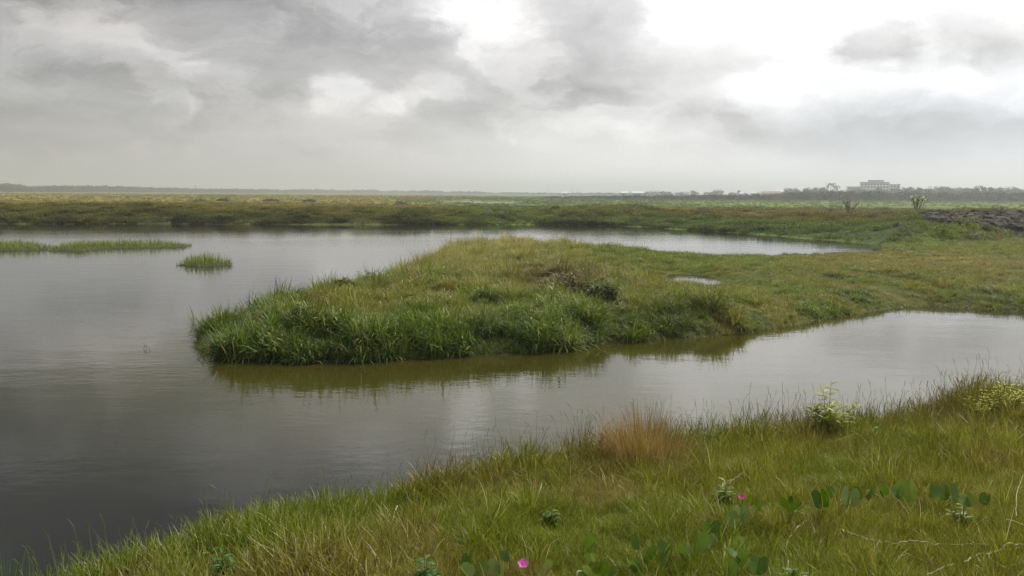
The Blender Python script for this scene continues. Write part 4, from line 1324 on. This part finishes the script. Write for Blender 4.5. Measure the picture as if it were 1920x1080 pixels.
def build_foreground():
    tussock(1210, 845, .62, .27, 2000, M_RUSTY, 'rusty brown dry grass tussock on the edge of the near bank', .0038, .6)
    tussock(1255, 862, .42, .30, 1300, M_TAN, 'tan grass tussock just right of the rusty brown one', .0035, .4)
    tussock(1850, 790, .30, .40, 1500, M_TAN, 'tan grass tussock on the hump at the right end of the near bank', .0035, .45)
    # vines
    vine('leafy vine with a pink flower at the bottom edge, left of the others', [(878, 1052, 34, 100), (905, 1062, 26, 60), (935, 1066, 40, 80), (952, 1040, 26, 100), (1032, 1068, 34, 70), (870, 1074, 30, 130)],
         [(860, 1078), (930, 1074), (1000, 1076), (1050, 1078)], [(981, 1057, .026, M_PETAL)])
    vine('dense vine of notched leaves at the bottom, right of the pink flower', [(1112, 1022, 36, 80), (1108, 1044, 26, 95), (1128, 1062, 40, 60), (1100, 1078, 34, 120), (1150, 1074, 30, 40), (1198, 1014, 30, 120), (1212, 1036, 38, 85),
                                                          (1180, 1062, 34, 120), (1204, 1064, 40, 60), (1250, 1028, 32, 70), (1272, 1034, 34, 100), (1236, 1048, 28, 30)],
         [(1085, 1078), (1140, 1070), (1200, 1050), (1250, 1048), (1290, 1040)])
    vine('vine of broad leaves climbing right under the small magenta flower', [(1305, 1014, 38, 80), (1332, 992, 36, 95), (1286, 1030, 30, 60), (1340, 1016, 34, 50), (1368, 972, 32, 80), (1390, 964, 30, 110), (1392, 1020, 36, 70), (1370, 1044, 34, 130),
                                                    (1400, 1052, 40, 60), (1422, 1060, 36, 40), (1416, 948, 26, 110), (1382, 1070, 34, 90)],
         [(1290, 1040), (1335, 1020), (1370, 995), (1395, 960), (1400, 1000), (1400, 1060)], [(1390, 931, .020, M_PETALD)])
    vine('row of bright green vine leaves across the right of the near bank', [(1478, 946, 30, 80), (1492, 952, 26, 60), (1540, 934, 34, 85), (1552, 924, 28, 120), (1592, 932, 34, 60), (1606, 926, 30, 95), (1630, 922, 30, 80), (1652, 920, 30, 100),
                                                     (1685, 924, 26, 85), (1706, 918, 40, 105), (1745, 920, 38, 80), (1762, 922, 32, 60), (1782, 924, 34, 115), (1816, 938, 24, 70), (1850, 936, 24, 60)],
         [(1465, 956), (1540, 946), (1620, 938), (1700, 940), (1780, 938), (1860, 946)])
    # dry runners
    runner([(1578, 994), (1604, 1003), (1640, 1014), (1680, 1018), (1712, 1014), (1760, 1021), (1826, 1020), (1860, 1024)], .0048, M_DRYRUN, 'long bleached runner lying across the grass at the lower right')
    runner([(1920, 1022), (1896, 1020), (1860, 1034), (1824, 1046), (1806, 1054)], .006, M_DRYRUN, 'thick bleached runner curving in from the right edge')
    runner([(1790, 1058), (1760, 1068), (1735, 1080)], .0045, M_DRYRUN, 'short bleached runner below the thick curving one')
    runner([(745, 948), (738, 972), (738, 1000), (752, 1028), (776, 1054)], .0052, M_DRYRUN, 'curved bleached stem standing in the grass at the lower middle')
    runner([(1512, 975), (1495, 990), (1478, 1012), (1474, 1040), (1482, 1070)], .0042, M_DRYRUN, 'pale broken stem bending down left of the long runner')
    runner([(920, 850), (960, 882), (1000, 905), (1040, 925)], .0024, M_STRAWST, 'thin straw stem slanting down left of the rusty tussock', .14)
    runner([(1225, 856), (1262, 864), (1302, 878)], .0024, M_STRAWST, 'thin straw stalk leaning out of the rusty tussock', .2)
    runner([(1160, 910), (1190, 930), (1218, 948)], .0024, M_STRAWST, 'thin straw stalk below the rusty tussock', .14)
    runner([(1565, 827), (1585, 820), (1605, 812)], .0024, M_STRAWST, 'pale bent straw in the grass of the right bank', .16)
    runner([(1364, 908), (1392, 886), (1418, 864)], .0035, M_TWIG, 'dark slanting twig above the magenta flower', .16, 'twig', 'twig')
    runner([(1905, 968), (1908, 920), (1922, 885)], .0024, M_STRAWST, 'tall pale stalk arching at the right edge of the near bank', .2)
    # herbs
    sapling(1552, 795, .54, 'young pinnate-leaved sapling standing against the water', M_SAPL, 7, 11, .12, .034)
    for px, py, H, mat, lab, br in [(1034, 955, .15, M_WEED, 'dark leafy weed in the middle of the near bank', 8), (1212, 1075, .1, M_LIME, 'lime herb among the dense vine leaves', 4), (795, 1060, .2, M_WEED, 'dark green weed beside the curved bleached stem', 8),
                                    (415, 1055, .22, M_WEED, 'dark broad-leaved weed in the lower left grass', 9), (700, 1070, .12, M_LIME, 'small lime herb left of the dark green weed', 5), (1362, 905, .17, M_LIME, 'pale green flowering herb above the magenta flower', 5),
                                    (1806, 945, .17, M_LIME, 'pale herb at the right end of the vine row', 6), (1275, 935, .07, M_YEL, 'tiny yellow flowered herb under the rusty tussock', 5), (1640, 800, .14, M_LIME, 'lime leafed herb right of the pinnate sapling', 6),
                                    (1035, 948, .1, M_LIME, 'lime herb growing against the dark leafy weed', 4), (1520, 790, .12, M_LIME, 'lime herb at the foot of the pinnate sapling', 7), (1490, 1060, .13, M_WEED, 'green weed beside the pale broken stem', 5),
                                    (395, 1030, .14, M_LIME, 'yellow green herb above the dark broad-leaved weed', 6)]:
        sapling(px, py, H, lab, mat, 5, br, .06 if mat != M_YEL else .03, .024 if mat != M_YEL else .02)
    for px, py, H, n, lab in [(1880, 752, .42, 24, 'yellow flowering weed at the right end of the near bank'), (1838, 765, .34, 20, 'lower yellow weed left of the yellow flowering one'), (1908, 748, .36, 14, 'yellow weed cut by the right edge of the view')]:
        sapling(px, py, H, lab, M_YEL, 6, n, .035, .022)
    twigs(1762, 772, .40, 9, 'tall bare twigs on the bank edge left of the yellow weeds', .45)
    twigs(1475, 792, .34, 5, 'pair of bare twigs left of the pinnate sapling')
    twigs(1408, 795, .30, 3, 'single bare stalk against the water left of the twig pair', .12)
    twigs(858, 850, .34, 3, 'forked bare stalk against the water above the lower middle', .2)
    twigs(955, 850, .30, 7, 'spray of thin stalks between the forked stalk and the rusty tussock', .5)
    twigs(740, 880, .32, 6, 'bare stalks left of the forked stalk on the bank edge', .4)
    twigs(590, 935, .30, 6, 'brown bare twigs on the left slope of the bank edge', .7)
    twigs(365, 970, .20, 4, 'small forked twig at the lower left bank edge', .5)
    # isolated clump at the left corner
    p = Vector((*gnd(8, 1090, .35), .35)); x, y = p.x, p.y
    mb = MB()
    for i in range(110):
        a = U(0, 6.28); r = .16 * math.sqrt(random.random())
        mb.blade((r * math.cos(a), r * math.sin(a), -.4), a, .58 * U(.6, 1.1), .007, abs(random.gauss(0, .2)), U(.1, .7), random.random(), 4)
    mb.obj('grass_tussock', M_WEED, None, (x, y, .35), label='dark grass clump standing in the water at the lower left corner', cat='grass tussock')


# ------------------------------------------------------------------ assemble
build_sky()
build_haze()
build_ground()
build_grass()
build_trees()
build_midground()
build_islets()
build_buildings()
build_foreground()

S.view_settings.view_transform = 'Standard'
S.view_settings.look = 'None'
S.view_settings.exposure = 0.5
S.view_settings.gamma = 1
S.cycles.max_bounces = 6
S.cycles.diffuse_bounces = 4
S.cycles.glossy_bounces = 3
S.cycles.transmission_bounces = 3
S.cycles.volume_bounces = 2
S.cycles.use_denoising = True
S.cycles.sample_clamp_indirect = 3
S.cycles.denoiser = 'OPENIMAGEDENOISE'
S.cycles.denoising_prefilter = 'NONE'
